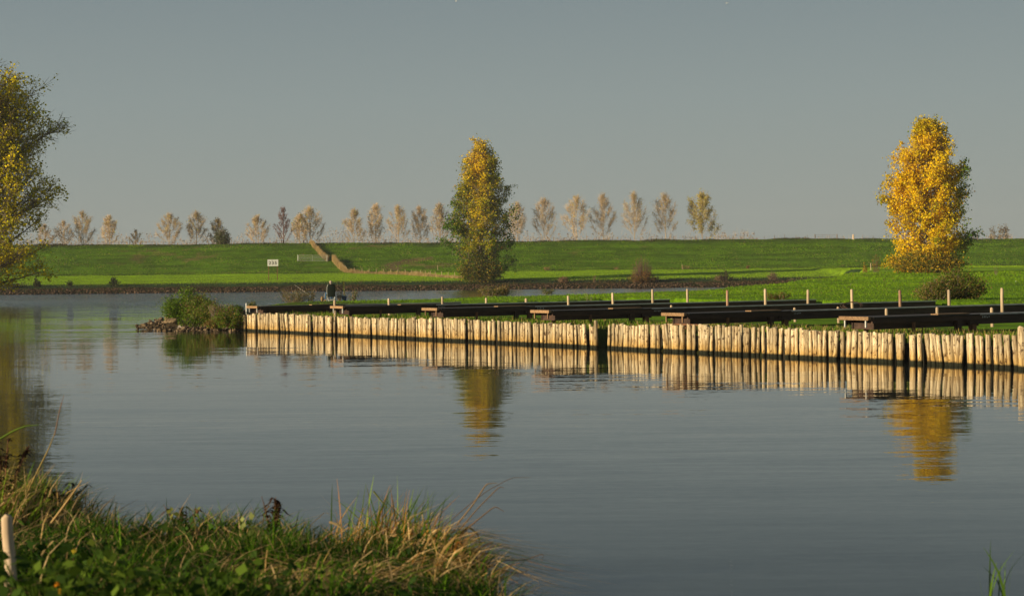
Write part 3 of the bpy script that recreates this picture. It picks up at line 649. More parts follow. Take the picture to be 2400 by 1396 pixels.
#@@PART3
# ------------------------------------------------------------------ trees
def tree(name, label, cat, base, H, prof, nl, leaf_n, leaf_s, colfn, seed, tr=.3, t0=.06, rise=.22, group=None, bark=M_BARK, limbmat=None, twigs=22, twig_r=.012, spread=1.0, trunk_sides=9, open_=0.0, asym=None, tipl=None, jit=.9, topb=0, low_=False, clump=0, oval=False):
    rg = np.random.default_rng(seed); base = Vector(base)
    root = empty(name, base, cat=cat, group=group, label=label)
    ks = np.linspace(0, 1, 12)
    wob = lambda k: np.array([math.sin(k*4+seed)*.012*H*k, math.cos(k*3.3+seed)*.012*H*k])
    tp = [(*wob(k), k*H*.96-.3*(k == 0)) for k in ks]
    bl = tube(tp, [tr*(1.25 if k == 0 else 1)*(1-k)**.8+.015 for k in ks], trunk_sides, 0)
    LP0, LP1, LR0, LR1 = [], [], [], []; TP0, TP1 = [], []
    lp, lc = [], []
    w = rg.uniform(.45, 1.4, nl)
    for i in range(nl):
        u = (i+rg.random())/nl
        h0 = t0+(0.90-t0)*u**.9; az = i*2.399+rg.normal()*.25
        h1 = min(.995, h0+rise*(1.05-.55*u)*rg.uniform(.6, 1.25)*(min(1, .25+3*u) if low_ else 1))
        r1 = prof(h1)*H*rg.uniform(.80, 1.06)*(asym(az, h1) if asym else 1)
        if rg.random() < .35: r1 *= rg.uniform(.45, .85)
        c0 = np.array([*wob(h0), h0*H]); tip = np.array([wob(h1)[0]+math.cos(az)*r1, wob(h1)[1]+math.sin(az)*r1, h1*H])
        midp = c0*.5+tip*.5; midp[2] -= (h1-h0)*H*.12; midp[:2] += (tip[:2]-c0[:2])*(.28 if oval else .06); midp[2] += (h1-h0)*H*(.02 if oval else 0)
        q = [(1-s)**2*c0+2*s*(1-s)*midp+s*s*tip for s in np.linspace(0, 1, 6)]
        r0 = max(.012, tr*.42*(1-h0)**.9*(.5+r1/(.3*H+1e-6)*.5)); 
        for j in range(5):
            LP0.append(q[j]); LP1.append(q[j+1]); LR0.append(r0*(1-j/5.5)); LR1.append(r0*(1-(j+1)/5.5))
        Lb = np.linalg.norm(tip-c0)
        nt_ = max(5, int(twigs*(.5+.8*Lb/(.25*H))))
        ss = rg.uniform(.22, 1.0, nt_)**.75
        o = np.array([(1-s)**2*c0+2*s*(1-s)*midp+s*s*tip for s in ss])
        od = (tip-c0)/(Lb+1e-6)
        dirs = rg.normal(size=(nt_, 3))*.75+od*.75+np.array([0, 0, .35]); dirs /= np.linalg.norm(dirs, axis=1)[:, None]
        ln = rg.uniform(.3, 1.0, nt_)*H*.055*spread
        e = o+dirs*ln[:, None]
        TP0.append(o); TP1.append(e)
        # second generation
        o2 = o+(e-o)*rg.uniform(.3, 1, (nt_, 1)); d2 = dirs+rg.normal(size=(nt_, 3))*.7; d2 /= np.linalg.norm(d2, axis=1)[:, None]
        e2 = o2+d2*ln[:, None]*.6; TP0.append(o2); TP1.append(e2)
        k = int(leaf_n/nl*w[i]*(.45+.9*(r1/(prof(.4)*H+1e-6))))
        if k > 0 and rg.random() > open_:
            ww = rg.gamma(.55, size=nt_)+.02 if clump else np.ones(nt_); sel = rg.choice(nt_, k, p=ww/ww.sum()); f = rg.uniform(.45 if clump else .25, 1.05, (k, 1)); sec = rg.random((k, 1)) < .5
            P = np.where(sec, o2[sel]+(e2[sel]-o2[sel])*f, o[sel]+(e[sel]-o[sel])*f)+rg.normal(size=(k, 3))*(H*clump if clump else leaf_s*jit)
            lp.append(P)
    limbs = prisms(LP0, LP1, np.array(LR0), np.array(LR1), 5)
    obj('trunk', bl+[limbs], bark, root, smooth=True)
    TP0 = np.concatenate(TP0); TP1 = np.concatenate(TP1)
    P = np.concatenate(lp) if lp else np.zeros((1, 3)); 
    if topb: P = P[rg.random(len(P)) < np.clip(P[:, 2]/H, .02, 1)**topb*1.3]
    col = colfn(P, H, rg); S_ = leaf_s*rg.uniform(.6, 1.35, len(P))
    obj('crown', [prisms(TP0, TP1, twig_r, twig_r*.5, 3, 1), leaves(P, S_, col, 0, rg, up=.2, droop=.6)], [M_LEAF, limbmat or bark], root)
    return root
def pf(pts):
    a = np.array(pts); return lambda t: float(np.interp(t, a[:, 0], a[:, 1]))
YEL = np.array((.96, .66, .008)); YEL2 = np.array((.60, .40, .03)); GRN = np.array((.09, .19, .010)); OLV = np.array((.40, .37, .010)); DKG = np.array((.045, .075, .012))
def fld(P, s, seed):
    return (vnoise(P[:, 0]+P[:, 2]*.37, P[:, 2]-P[:, 1]*.31, s, seed)+vnoise(P[:, 1]+7, P[:, 2]+P[:, 0]*.2, s*.6, seed+1))*.5
def col_mid(P, H, rg):
    n = len(P); t = P[:, 2]/H; g = .44+.38*fld(P, 2.0, 3)+.75*np.abs(P[:, 0]/(H*.24))**1.6+.45*sst(.42, .05, t)-.35*sst(.6, .9, t)*(P[:, 0] < H*.05)+rg.normal(size=n)*.22
    g = np.clip(g, 0, 1); c = mixc(YEL, GRN, g); q = (g > .35) & (g < .6); c[q] = OLV; c[rg.random(n) < .04] = (.50, .28, .02)
    return c*rg.uniform(.7, 1.2, (n, 1))
def col_right(P, H, rg):
    n = len(P); t = P[:, 2]/H; r = np.hypot(P[:, 0], P[:, 1])/H
    g = .05+.34*fld(P, 1.6, 8)+.45*sst(.10, .22, P[:, 0]/H)+.5*sst(.20, .30, r)+.22*sst(.2, .02, t)+.5*sst(.86, .98, t)+rg.normal(size=n)*.20
    g = np.clip(g, 0, 1); c = mixc(YEL, GRN*1.1, g); c[rg.random(n) < .05] = (.55, .30, .02); return c*rg.uniform(.75, 1.2, (n, 1))
def col_left(P, H, rg):
    n = len(P); g = np.clip(.40+.5*fld(P, 2.3, 5)+rg.normal(size=n)*.3, 0, 1); c = mixc((1.0, .78, .012), (.40, .46, .012), g); return c*rg.uniform(.6, 1.2, (n, 1))
def basehit(px, py, lo=45, hi=470): return hit(px, py, lo, hi)

# middle poplar on the far bank
b = at(1127, 661, 347); b.z = hz(b.x, b.y)-.1
Hm = (CAMH+ray(1131, 338)[2]*347)-b.z
tree('poplar_tree', 'tall yellow and green poplar on the far river bank in the middle of the view', 'tree', b, Hm, pf([(0, .10), (.05, .16), (.12, .22), (.2, .27), (.33, .285), (.42, .28), (.5, .25), (.6, .20), (.72, .165), (.85, .11), (.94, .06), (1, .01)]),
     120, 52000, .33, col_mid, 11, tr=.42, t0=.02, rise=.2, twigs=34, twig_r=.02, spread=1.35, asym=lambda az, h: .93+.15*math.sin(3*az+h*20), clump=.010, low_=True)
# right poplar
b = at(2172, 641, 215); b.z = hz(b.x, b.y)-.1
Hr = (CAMH+ray(2170, 287)[2]*215)-b.z
tree('poplar_tree', 'broad golden-yellow poplar on the grass at the right', 'tree', b, Hr, pf([(0, .20), (.05, .235), (.15, .26), (.25, .29), (.38, .305), (.5, .285), (.6, .26), (.75, .21), (.87, .14), (.95, .08), (1, .02)]),
     130, 58000, .25, col_right, 23, tr=.34, t0=.01, rise=.22, twigs=34, twig_r=.014, spread=1.35, asym=lambda az, h: .95+.12*math.sin(2*az+h*14), clump=.012, low_=True)
# left tree, mostly outside the frame
b = Vector((-65.2, 200, 1.0))
tree('poplar_tree', 'large olive-yellow tree cut off by the left edge of the view', 'tree', b, 28.2, pf([(0, .28), (.1, .33), (.2, .38), (.3, .43), (.42, .44), (.5, .40), (.6, .40), (.7, .42), (.85, .35), (.93, .25), (1, .08)]),
     260, 105000, .28, col_left, 31, tr=.6, t0=.02, rise=.34, twigs=40, twig_r=.024, limbmat=M_OLDWOOD, spread=1.5, asym=lambda az, h: (.95+.12*math.sin(3*az+h*17))*(.62 if math.cos(az) < -.1 else 1), clump=.011, low_=True)  # crown thinned on its unseen left so sun reaches the visible side
# drooping sprays of that tree
# ------------------------------------------------------------------ poplars behind the dike
def col_far(P, H, rg):
    n = len(P); return mixc((.62, .50, .08), (.45, .42, .07), rg.random(n))*rg.uniform(.7, 1.2, (n, 1))
far = [(105, 528, 48, 'w', 'bare pale poplar behind the dike, half hidden by the left tree'), (150, 520, 46, 'w', 'faint bare poplar just left of the first free-standing one'),
    (195, 499, 62, 'f', 'first free-standing pale poplar behind the dike, right of the left tree'), (257, 508, 42, 'f', 'narrow pale poplar, second free-standing one from the left behind the dike'),
    (318, 541, 30, 's', 'smallest two-topped young poplar behind the dike'), (397, 503, 62, 'f', 'pointed pale poplar behind the dike, next right of the smallest one'),
    (461, 500, 54, 'f', 'round-headed pale poplar behind the dike, left of the dark green bush'), (512, 515, 44, 'f', 'short pale poplar right behind the dark green bush'),
    (605, 508, 58, 'f', 'pale poplar behind the dike, left of the dark reddish tree'), (727, 488, 66, 'm', 'taller pale poplar behind the corner where the reed fence begins'), (703, 505, 44, 'm', 'yellow-topped poplar between the reddish tree and the fence corner'),
    (830, 494, 54, 'f', 'pale poplar opening the row left of the middle poplar'), (880, 482, 46, 'f', 'tall slim poplar, second in the row left of the middle poplar'), (934, 486, 50, 'f', 'twin-headed pale poplar, third in the row left of the middle poplar'),
    (985, 488, 50, 'v', 'vase-shaped bare poplar, fourth in the row left of the middle poplar'), (1032, 480, 42, 'f', 'pale poplar just left of the middle poplar'),
    (1213, 479, 46, 'f', 'pale poplar touching the right side of the middle poplar'), (1276, 468, 56, 'b', 'bare poplar, second to the right of the middle poplar'), (1351, 464, 66, 'm', 'wide yellowish poplar, third to the right of the middle poplar'),
    (1414, 460, 60, 'b', 'bare rounded poplar, fourth to the right of the middle poplar'), (1487, 457, 58, 'f', 'bare poplar with yellow tip, fifth to the right of the middle poplar'), (1560, 459, 62, 'f', 'sparse poplar just left of the leafy last one'),
    (1646, 456, 78, 'l', 'leafy yellow-green poplar ending the row behind the dike')]
for k, (px, py, w_, ty, lab) in enumerate(far):
    D = 449+((k*7) % 5)*1.2; b = at(px, 575, D); b.z = hz(b.x, b.y)-.1
    H_ = CAMH+ray(px, py)[2]*D-b.z; rr = w_*.5/4000*D/H_*1.0
    nlv = {'w': 90, 'f': 420, 's': 200, 'm': 600, 'v': 80, 'b': 160, 'l': 5200}[ty]
    P_ = pf([(0, rr*.3), (.15, rr*.7), (.3, rr*1.0), (.5, rr*1.05), (.7, rr*.95), (.85, rr*.75), (.95, rr*.45), (1, .02)])
    cf = (lambda P, H, rg: mixc((.66, .52, .05), (.38, .38, .05), rg.random(len(P)))*rg.uniform(.7, 1.2, (len(P), 1))) if ty in 'lm' else col_far
    tree('poplar_tree', lab, 'tree', b, H_, P_, 34 if ty != 's' else 18, nlv, (.28 if ty != 'l' else .26), cf, 200+k, tr=.10, t0=.08, rise=.40, oval=True, group='poplars behind the dike', bark=M_TWIG, twigs=(28 if ty != 'w' else 20), twig_r=.024, spread=2.0, trunk_sides=6, jit=.8, topb=(1.5 if ty != 'l' else 0))
# upper leaves sit near the tops
D = 449; b = at(665, 575, D); b.z = hz(b.x, b.y)
tree('bare_tree', 'dark reddish bare tree leaning right behind the upper gate', 'tree', b, CAMH+ray(665, 487)[2]*D-b.z, pf([(0, .1), (.2, .22), (.45, .27), (.7, .2), (1, .04)]), 30, 500, .2,
     lambda P, H, rg: jitc((.13, .07, .05), len(P), .3, rg), 77, tr=.17, t0=.1, rise=.3, bark=M_REDTWIG, twigs=30, twig_r=.03, trunk_sides=6)

# ------------------------------------------------------------------ bushes
def bush(name, label, px, py, wpx, hpx, n, ls, cols, seed, cat='bush', stems=30, D=None, stem_col=M_OLDWOOD, shape='dome', group=None, lo=45, leafcol=None, twr=.012):
    rg = np.random.default_rng(seed)
    if D is None: b = hit(px, py, lo)
    else:
        b = at(px, py, D); g_ = hz(b.x, b.y); b.z = g_ if g_ > .05 else b.z
    s = b.y/4000; W = wpx*s/2; H = hpx*s
    root = empty(name, b, cat=cat, group=group, label=label)
    az = rg.uniform(0, 6.28, stems); rr_ = rg.random(stems)**.5
    tip = np.stack([np.cos(az)*rr_*W, np.sin(az)*rr_*W*.8, H*rg.uniform(.6, 1.05, stems)*(np.sqrt(np.maximum(.05, 1-rr_**2*.85)) if shape == 'dome' else 1)], 1)
    b0 = np.stack([np.cos(az)*rr_*W*.45, np.sin(az)*rr_*W*.4, np.full(stems, -.05)], 1)
    md = (b0+tip)/2+rg.normal(size=(stems, 3))*.05*W
    obj('stems', [prisms(b0, md, twr*1.3, twr, 4), prisms(md, tip, twr, twr*.5, 3)], stem_col, root)
    sel = rg.integers(0, stems, n); f = rg.uniform(.18, 1.02, (n, 1))
    P = np.where(f < .5, b0[sel]+(md[sel]-b0[sel])*f*2, md[sel]+(tip[sel]-md[sel])*(f*2-1))+rg.normal(size=(n, 3))*np.array([W*.13, W*.13, H*.06])
    P[:, 2] = np.maximum(P[:, 2], .0)
    c = np.array(cols)[rg.integers(0, len(cols), n)]*rg.uniform(.6, 1.3, (n, 1))
    obj('foliage', [leaves(P, ls*rg.uniform(.6, 1.4, n), c, 0, rg, up=.2)], M_LEAF, root)
    return root
G1, G2, TN, RB, OL = (.12, .22, .012), (.065, .125, .010), (.30, .20, .07), (.20, .09, .05), (.20, .18, .03)
# spit bushes
bush('leafy_bush', 'tall bright green bush on the stony spit, left of the jetties', 437, 758, 112, 82, 13000, .085, [G1, G1, G1, G2, (.18, .24, .02)], 1, D=107.5, stems=60)
bush('leafy_bush', 'second, browner half of the tall bush on the spit', 470, 757, 96, 66, 9500, .075, [G1, G2, TN, OL, G1], 2, D=106.5, stems=60)
bush('leafy_bush', 'low green bush in the middle of the spit', 492, 760, 84, 56, 8500, .075, [G1, G1, G2, OL, TN], 3, D=105, stems=50)
bush('dry_weeds', 'tan and pinkish seedhead weeds on the spit', 515, 762, 60, 50, 3000, .06, [TN, (.26, .15, .08), OL, G2, G1], 4, D=104, stems=90, shape='up', cat='weeds')
bush('leafy_bush', 'low mixed green and brown bush beside the pile wall corner', 540, 768, 80, 56, 8000, .075, [G1, OL, G1, G2, (.26, .13, .04)], 5, D=100.4, stems=50)
bush('leafy_bush', 'dark green bush behind the leftmost jetty head', 553, 722, 40, 22, 1400, .07, [G1, G2], 6, D=110, stems=30)
bush('leafy_bush', 'small olive bush just right of the leftmost jetty head', 590, 720, 26, 20, 800, .06, [G2, OL], 7, D=111, stems=20)
bush('leafy_bush', 'small green creeper at the foot of the spit rocks', 520, 770, 40, 20, 900, .07, [G1, G1, G2], 8, D=102.5, stems=16)
bush('dry_weeds', 'thin upright weeds on the water edge left of the angler', 690, 708, 84, 30, 1500, .06, [TN, OL, G2, TN], 9, D=112, stems=80, shape='up', cat='weeds', twr=.008)
bush('dry_weeds', 'sparse weed stems between the angler and the left weeds', 728, 708, 34, 30, 380, .06, [TN, OL, G2], 10, D=112, stems=16, shape='up', cat='weeds', twr=.008)
bush('dry_weeds', 'brown dock stems next to the blue bucket', 796, 712, 12, 22, 240, .05, [(.36, .20, .06), TN], 11, D=112, stems=14, shape='up', cat='weeds')
bush('green_weed', 'slender green weed rising above the blue bucket', 806, 708, 8, 42, 200, .07, [G1, OL], 12, D=113.5, stems=4, shape='up', cat='weed')
bush('green_weed', 'leaning green weeds right of the blue bucket', 826, 712, 26, 24, 260, .07, [G1, OL, TN], 13, D=113, stems=10, shape='up', cat='weed')
bush('dry_weeds', 'low weeds along the waterline right of the bucket', 935, 704, 70, 14, 1100, .06, [G2, OL, TN], 14, D=124, stems=50, shape='up', cat='weeds')
bush('dry_weeds', 'green and reddish weeds on the shore left below the middle poplar', 1000, 701, 60, 22, 1000, .07, [G1, OL, RB], 15, D=130, stems=40, shape='up', cat='weeds')
bush('dry_weeds', 'olive shrubby weeds on the shore below the middle poplar', 1150, 693, 76, 22, 1500, .08, [OL, TN, G2], 16, D=139, stems=50, shape='up', cat='weeds')
bush('dry_weeds', 'single reddish-brown bush on the shore below the middle poplar', 1183, 692, 24, 28, 700, .08, [OL, (.28, .16, .05)], 17, D=139, stems=20, cat='weeds')
bush('dry_weeds', 'low weeds on the shore right of the middle poplar', 1285, 689, 40, 12, 500, .07, [G2, OL], 18, D=143, stems=26, shape='up', cat='weeds')
bush('dry_weeds', 'thin dead stalk clump on the shore above the fourth jetty', 1380, 704, 20, 38, 60, .05, [TN], 19, D=112, stems=5, shape='up', cat='weeds')
bush('bramble', 'large brown-green bramble on the grass right of the fourteenth pole', 2250, 722, 128, 74, 12000, .085, [(.20, .15, .03), OL, G1, G2, (.24, .15, .05)], 20, D=96, stems=120)
bush('bramble', 'lower olive left half of the bramble on the right', 2196, 724, 110, 56, 6500, .07, [OL, TN, G2], 21, D=95, stems=70)
bush('bramble', 'small bramble of reddish stems beside the end of the third jetty', 1825, 706, 60, 22, 1300, .07, [G1, (.28, .12, .04), G2], 22, D=104, stems=30)
bush('green_weed', 'bright green nettles at the end of the second jetty', 1505, 712, 40, 14, 900, .09, [G1, G2], 23, D=103.5, stems=20, cat='weeds')
bush('green_weed', 'dark green leafy weeds under the end of the third jetty', 1775, 722, 46, 16, 900, .09, [G1, G2], 24, D=97, stems=20, cat='weeds')
bush('leafy_bush', 'low bright scrub creeping over the rocks in front of the tall bush', 462, 764, 84, 26, 3200, .08, [G1, G1, G2, OL], 60, D=104.5, stems=40)
bush('leafy_bush', 'low rusty and green scrub at the water edge before the pile wall corner', 520, 768, 90, 30, 4200, .075, [G1, OL, TN, (.26, .13, .04)], 61, D=102, stems=50)
# far bank bushes
bush('shrub', 'dark small shrub on the far bank, leftmost of three', 88, 671, 22, 20, 380, .28, [(.03, .045, .015), (.05, .06, .02)], 30, D=345, stems=16, group='dark shrubs on the far left bank')
bush('shrub', 'thin dark shrub on the far bank, middle of three', 163, 671, 16, 18, 200, .25, [(.04, .06, .015)], 31, D=345, stems=12, group='dark shrubs on the far left bank')
bush('shrub', 'dark spiky shrub on the far bank, rightmost of three', 268, 670, 26, 24, 420, .28, [(.04, .06, .015), (.03, .045, .015)], 32, D=345, stems=16, group='dark shrubs on the far left bank')
bush('scrub_fringe', 'low dark scrub at the left end of the far bank', 30, 674, 70, 10, 700, .25, [(.03, .045, .015), (.06, .05, .02)], 33, D=344, stems=40, shape='up')
bush('shrub', 'tall wispy reddish willow shrub on the far bank right of the middle poplar', 1505, 671, 56, 66, 1100, .17, [(.26, .16, .04), (.20, .15, .03)], 34, D=342, stems=120, stem_col=M_REDTWIG, twr=.03)
bush('shrub', 'dense orange-brown foot of the willow shrub', 1503, 671, 62, 30, 2200, .2, [(.24, .12, .03), (.16, .12, .03)], 35, D=341, stems=60, stem_col=M_REDTWIG)
bush('shrub', 'pinkish small shrub right beside the willow shrub', 1535, 671, 26, 18, 400, .2, [(.18, .11, .06)], 36, D=342, stems=30)
bush('shrub', 'round tan shrub on the far bank left of the willow shrub', 1320, 671, 32, 18, 600, .2, [(.28, .16, .08), (.20, .12, .06)], 37, D=342, stems=50)
bush('shrub', 'tiny reddish twig on the far bank between tan shrub and willow shrub', 1394, 668, 12, 22, 70, .2, [(.2, .1, .05)], 38, D=343, stems=6)
bush('shrub', 'dark shrub on the far bank above the ninth pole', 1700, 669, 34, 26, 600, .22, [(.07, .05, .03), (.05, .055, .02)], 39, D=343, stems=40, stem_col=M_REDTWIG)
bush('shrub', 'tan tuft beside the dark shrub on the far bank', 1686, 670, 30, 14, 400, .2, [(.22, .14, .07)], 40, D=343, stems=30)
bush('shrub', 'pink-brown shrub on the far bank near the end of the inlet', 1811, 667, 26, 24, 500, .2, [(.20, .12, .08)], 41, D=343, stems=40)
bush('shrub', 'purplish round shrub at the head of the inlet', 1992, 652, 28, 22, 900, .17, [(.14, .06, .05), (.20, .09, .06)], 42, D=250, stems=40, stem_col=M_REDTWIG)
bush('sapling', 'yellow sapling left of the golden poplar', 2026, 641, 14, 26, 260, .15, [(.55, .34, .03), OL], 43, D=240, stems=8)
bush('sapling', 'thin olive sapling beside the golden poplar', 2053, 641, 24, 46, 380, .14, [OL, (.26, .15, .03)], 44, D=236, stems=14, shape='up')
bush('scrub_fringe', 'low brown scrub line at the head of the inlet', 1900, 662, 120, 10, 1400, .2, [(.14, .10, .05), G2], 45, D=300, stems=60, shape='up')
bush('leafy_bush', 'dark green spiky bush on top of the dike', 521, 577, 42, 46, 2600, .26, [(.06, .085, .02), (.10, .12, .02)], 46, D=441, stems=60, twr=.03)
bush('leafy_bush', 'dark leafy skirt around the foot of the golden poplar', 2172, 642, 172, 64, 12000, .19, [OL, G2, (.60, .36, .02), (.42, .30, .02)], 47, D=213, stems=120)
bush('leafy_bush', 'green skirt around the foot of the middle poplar', 1125, 662, 112, 84, 9500, .28, [G2, (.07, .11, .012), OL, (.4, .28, .02)], 48, D=345, stems=90)
bush('dry_weeds', 'two bare twigs sprouting from the grass right of the golden poplar', 2338, 641, 20, 20, 30, .1, [TN], 49, D=200, stems=5, shape='up', cat='weeds')
bush('shrub', 'small tan tuft with a stake at the dike foot right of the middle poplar', 1283, 633, 22, 9, 160, .2, [TN], 50, D=398, stems=14, shape='up')
bush('shrub', 'pale tuft at the dike foot left of the willow shrub', 1444, 632, 14, 9, 120, .2, [TN], 51, D=398, stems=10, shape='up')
bush('shrub', 'pale tuft with stake at the dike foot right of the willow shrub', 1607, 631, 24, 10, 150, .2, [TN], 52, D=398, stems=14, shape='up')
bush('shrub', 'reddish tuft at the dike foot below the row end', 1752, 630, 10, 7, 90, .2, [(.3, .14, .07)], 53, D=398, stems=8, shape='up')

# far-off pale wood on the horizon
P_, T0, T1 = [], [], []
def blob(px, py, wpx, D, n):
    b = at(px, py, D); s = D/4000; base = 3.0
    h = b.z-base; u = R.normal(size=(n, 3)); u /= np.linalg.norm(u, axis=1)[:, None]; u *= R.random((n, 1))**.4
    q = np.array([b.x, D, base+h*.58])+u*np.array([wpx*s/2, wpx*s/2, h*.42]); P_.append(q)
    T0.append(q); T1.append(q+R.normal(size=(n, 3))*np.array([.4, .4, 1.3]))
for (x0, x1, y_, v) in ((60, 760, 552, 12), (780, 1100, 540, 18), (1180, 1700, 545, 14), (1690, 1760, 542, 8), (1760, 2060, 556, 3), (2230, 2420, 549, 6)):
    x = x0
    while x < x1: blob(x, y_+R.uniform(-v, v*.8), R.uniform(26, 60), R.uniform(780, 900), 150); x += R.uniform(10, 22)
P_ = np.concatenate(P_); n = len(P_)
tag(obj('distant_wood', [prisms(np.concatenate(T0), np.concatenate(T1), .05, .03, 3, 1), leaves(P_, .75*R.uniform(.5, 1.3, n), mixc((.34, .27, .16), (.34, .22, .16), R.random(n)), 0)], [M_LEAF, M_TWIG]), 'pale hazy wood far away behind the dike', 'wood', kind='stuff')
for k, (px, py, w_) in enumerate(((2326, 533, 18), (2344, 530, 16), (2358, 528, 14))):
    D = 900; b = at(px, 560, D); b.z = 3; H_ = CAMH+ray(px, py)[2]*D-3; rr = w_*.5/4000*D/H_
    tree('distant_tree', ['hazy tan conifer-shaped tree at the far right, left of its two neighbours', 'hazy middle one of three pointed trees at the far right', 'hazy greyest pointed tree at the far right, rightmost of three'][k], 'tree', b, H_, pf([(0, rr), (.5, rr), (.8, rr*.7), (1, .01)]), 20, 900, .7, lambda P, H, rg: jitc((.22, .17, .09), len(P), .3, rg), 300+k, tr=.2, t0=.05, twigs=8, group='hazy pointed trees on the right', trunk_sides=5)
#@@PART4
# ------------------------------------------------------------------ fences and gates on the dike
def v3(p, dz=0): return (p[0], p[1], p[2]+dz)
def post_mesh(h, w, m, jit=.02):
    return mesh_from('post', tube([(0, 0, -.3), (.01, 0, h*.5), (0, .01, h)], [w, w*.95, w*.85], 6, jit=jit), [m])
root = empty('wire_fence', (0, 431, 0), cat='fence', label='thin post and wire fence along the crest of the dike')
pm = [post_mesh(h, .06, M_OLDWOOD) for h in (1.0, 1.15, 1.25)]
tops = []; k = 0
for px in np.arange(-30, 2300, 26.0):
    if 642 < px < 735 or 1900 < px < 2010 or 2262 < px < 2300: tops.append(None); continue
    D = 431; x_ = (px+random.uniform(-3, 3)-1200)/4000*D; z_ = hz(x_, D)
    o = bpy.data.objects.new('post', pm[k % 3]); COL.objects.link(o); o.parent = root; o.location = (x_, 0, z_); k += 1; tops.append((x_, 0, z_+.95))
bl = []
for a_, b_ in zip(tops[:-1], tops[1:]):
    if a_ and b_:
        for dz in (0, -.4): bl += tube([(a_[0], 0, a_[2]+dz), (b_[0], 0, b_[2]+dz)], .012, 3, cap=False)
obj('wire', bl, M_OLDWOOD, root)

def gate(name, label, a_, b_, h, bars, m, postm, pw=.10, extra=0, dz=.1, nst=1):
    a_ = Vector(a_); b_ = Vector(b_); d = b_-a_; L_ = d.length; u_ = d.normalized()
    root = empty(name, a_, cat='gate', label=label)
    P = lambda s, z: tuple(u_*s*L_+Vector((0, 0, z)))
    for s in (0, 1): obj('post', tube([P(s, -.3), P(s, h+.15)], pw, 6), postm, root)
    bl = []
    for i in range(bars): bl += tube([P(.02, dz+(h-dz)*i/(bars-1)), P(.98, dz+(h-dz)*i/(bars-1))], .035, 5)
    obj('rails', bl, m, root)
    bl = []
    for s in [.02, .98]+[(j+1)/(nst+1) for j in range(nst)]: bl += tube([P(s, dz), P(s, h)], .035, 5)
    obj('stiles', bl, m, root)
    return root
gate('field_gate', 'pale metal gate on the dike slope behind the end of the reed fence', hit(698, 612), hit(767, 613), 1.45, 5, M_GALV, M_GALV, .05, dz=.12)
gate('field_gate', 'pale barred gate on the dike crest below the reddish bare tree', at(664, 577, 433), at(711, 576, 433), 1.35, 6, M_GALV, M_DARK, .14, nst=5)
gate('field_gate', 'narrow dark side gate left of the crest gate', at(649, 577, 433.5), at(660, 577, 433.5), 1.4, 3, M_OLDWOOD, M_DARK, .09)
gate('field_gate', 'short dark rail gate between the crest gate and the reed fence', at(714, 575.5, 433.5), at(727, 574.5, 433.5), 1.4, 3, M_OLDWOOD, M_OLDWOOD, .09)
gate('field_gate', 'brown open-framed gate on the dike crest at the right', at(1910, 560, 431), at(1962, 559.5, 431), 1.05, 3, M_OLDWOOD, M_OLDWOOD, .10, nst=2)
gate('field_gate', 'small dark gate on the crest just right of the golden poplar', at(2272, 560, 431), at(2291, 560, 431), 1.5, 4, M_DARK, M_OLDWOOD, .12)
q = at(2000, 562, 430); pole('gate_post', q, q.z-.4, q.z+1.35, .22, 'thick pale post standing alone on the dike crest at the right', 'post', m=M_POLE)
q = at(1887, 559, 430); pole('gate_post', q, q.z-.4, q.z+.5, .16, 'low stump on the dike crest left of the brown gate', 'post', m=M_OLDWOOD)
# fence running down the dike, grown through with dry reed
def reedfence(pix, spacing, label, h, hr, n, wid, gname, glabel, ph=1.25):
    pts = [np.array(hit(*q)) for q in pix]
    seg = [np.linalg.norm(b_-a_) for a_, b_ in zip(pts[:-1], pts[1:])]; cum = np.concatenate([[0], np.cumsum(seg)])
    f = lambda s: np.array([np.interp(s, cum, [p[i] for p in pts]) for i in range(3)])
    root = empty('post_fence', tuple(pts[0]), cat='fence', label=label)
    me = post_mesh(ph, .07, M_POLE); s = 0
    while s < cum[-1]:
        q = f(s); o = bpy.data.objects.new('post', me); COL.objects.link(o); o.parent = root
        o.location = tuple(np.array([q[0], q[1], hz(q[0], q[1])])-pts[0]); s += max(spacing, cum[-1]/60)
    t = R.random(n)**1.0*cum[-1]; Q = np.array([f(v) for v in t]); Q[:, :2] += R.normal(size=(n, 2))*wid; Q[:, 2] = height(Q[:, 0], Q[:, 1])-.03
    dn = vnoise(Q[:, 0]*1.5, Q[:, 1], 1.2, 9)*.5+.5
    c = jitc((.48, .35, .15), n, .3)*(.7+.5*dn[:, None])
    hh = np.interp(t/cum[-1], np.linspace(0, 1, len(hr)), hr)*R.uniform(.55, 1.1, n)*(.6+.6*dn)
    tag(obj(gname, [blades(Q, hh, R.uniform(0, 6.28, n), R.uniform(.05, .35, n), .07, c, seg=2)], M_GRASS), glabel, 'reeds', kind='stuff')
reedfence([(728, 570), (737, 581), (748, 594), (758, 604), (768, 612)], 1.6, 'pale post fence coming down the dike from the crest gate', 1.3, (.9, 1.3, 1.5, 1.6), 5200, .16, 'dry_reeds', 'dry tan reeds grown through the upper fence on the dike')
reedfence([(782, 612), (790, 622), (800, 631), (812, 638)], 1.6, 'pale post fence from the gap down to the pasture', 1.3, (1.6, 1.7, 1.5, 1.2), 4800, .16, 'dry_reeds', 'dry tan reeds grown through the lower fence on the dike', ph=1.5)
reedfence([(812, 638), (840, 640), (900, 642), (960, 644), (1020, 648), (1086, 652)], 2.6, 'low fence crossing the pasture towards the middle poplar', 1.0, (1.1, .8, .9, 1.0, .7, .6), 5200, .55, 'dry_reeds', 'long band of dry tan grass crossing the pasture to the middle poplar', ph=1.2)
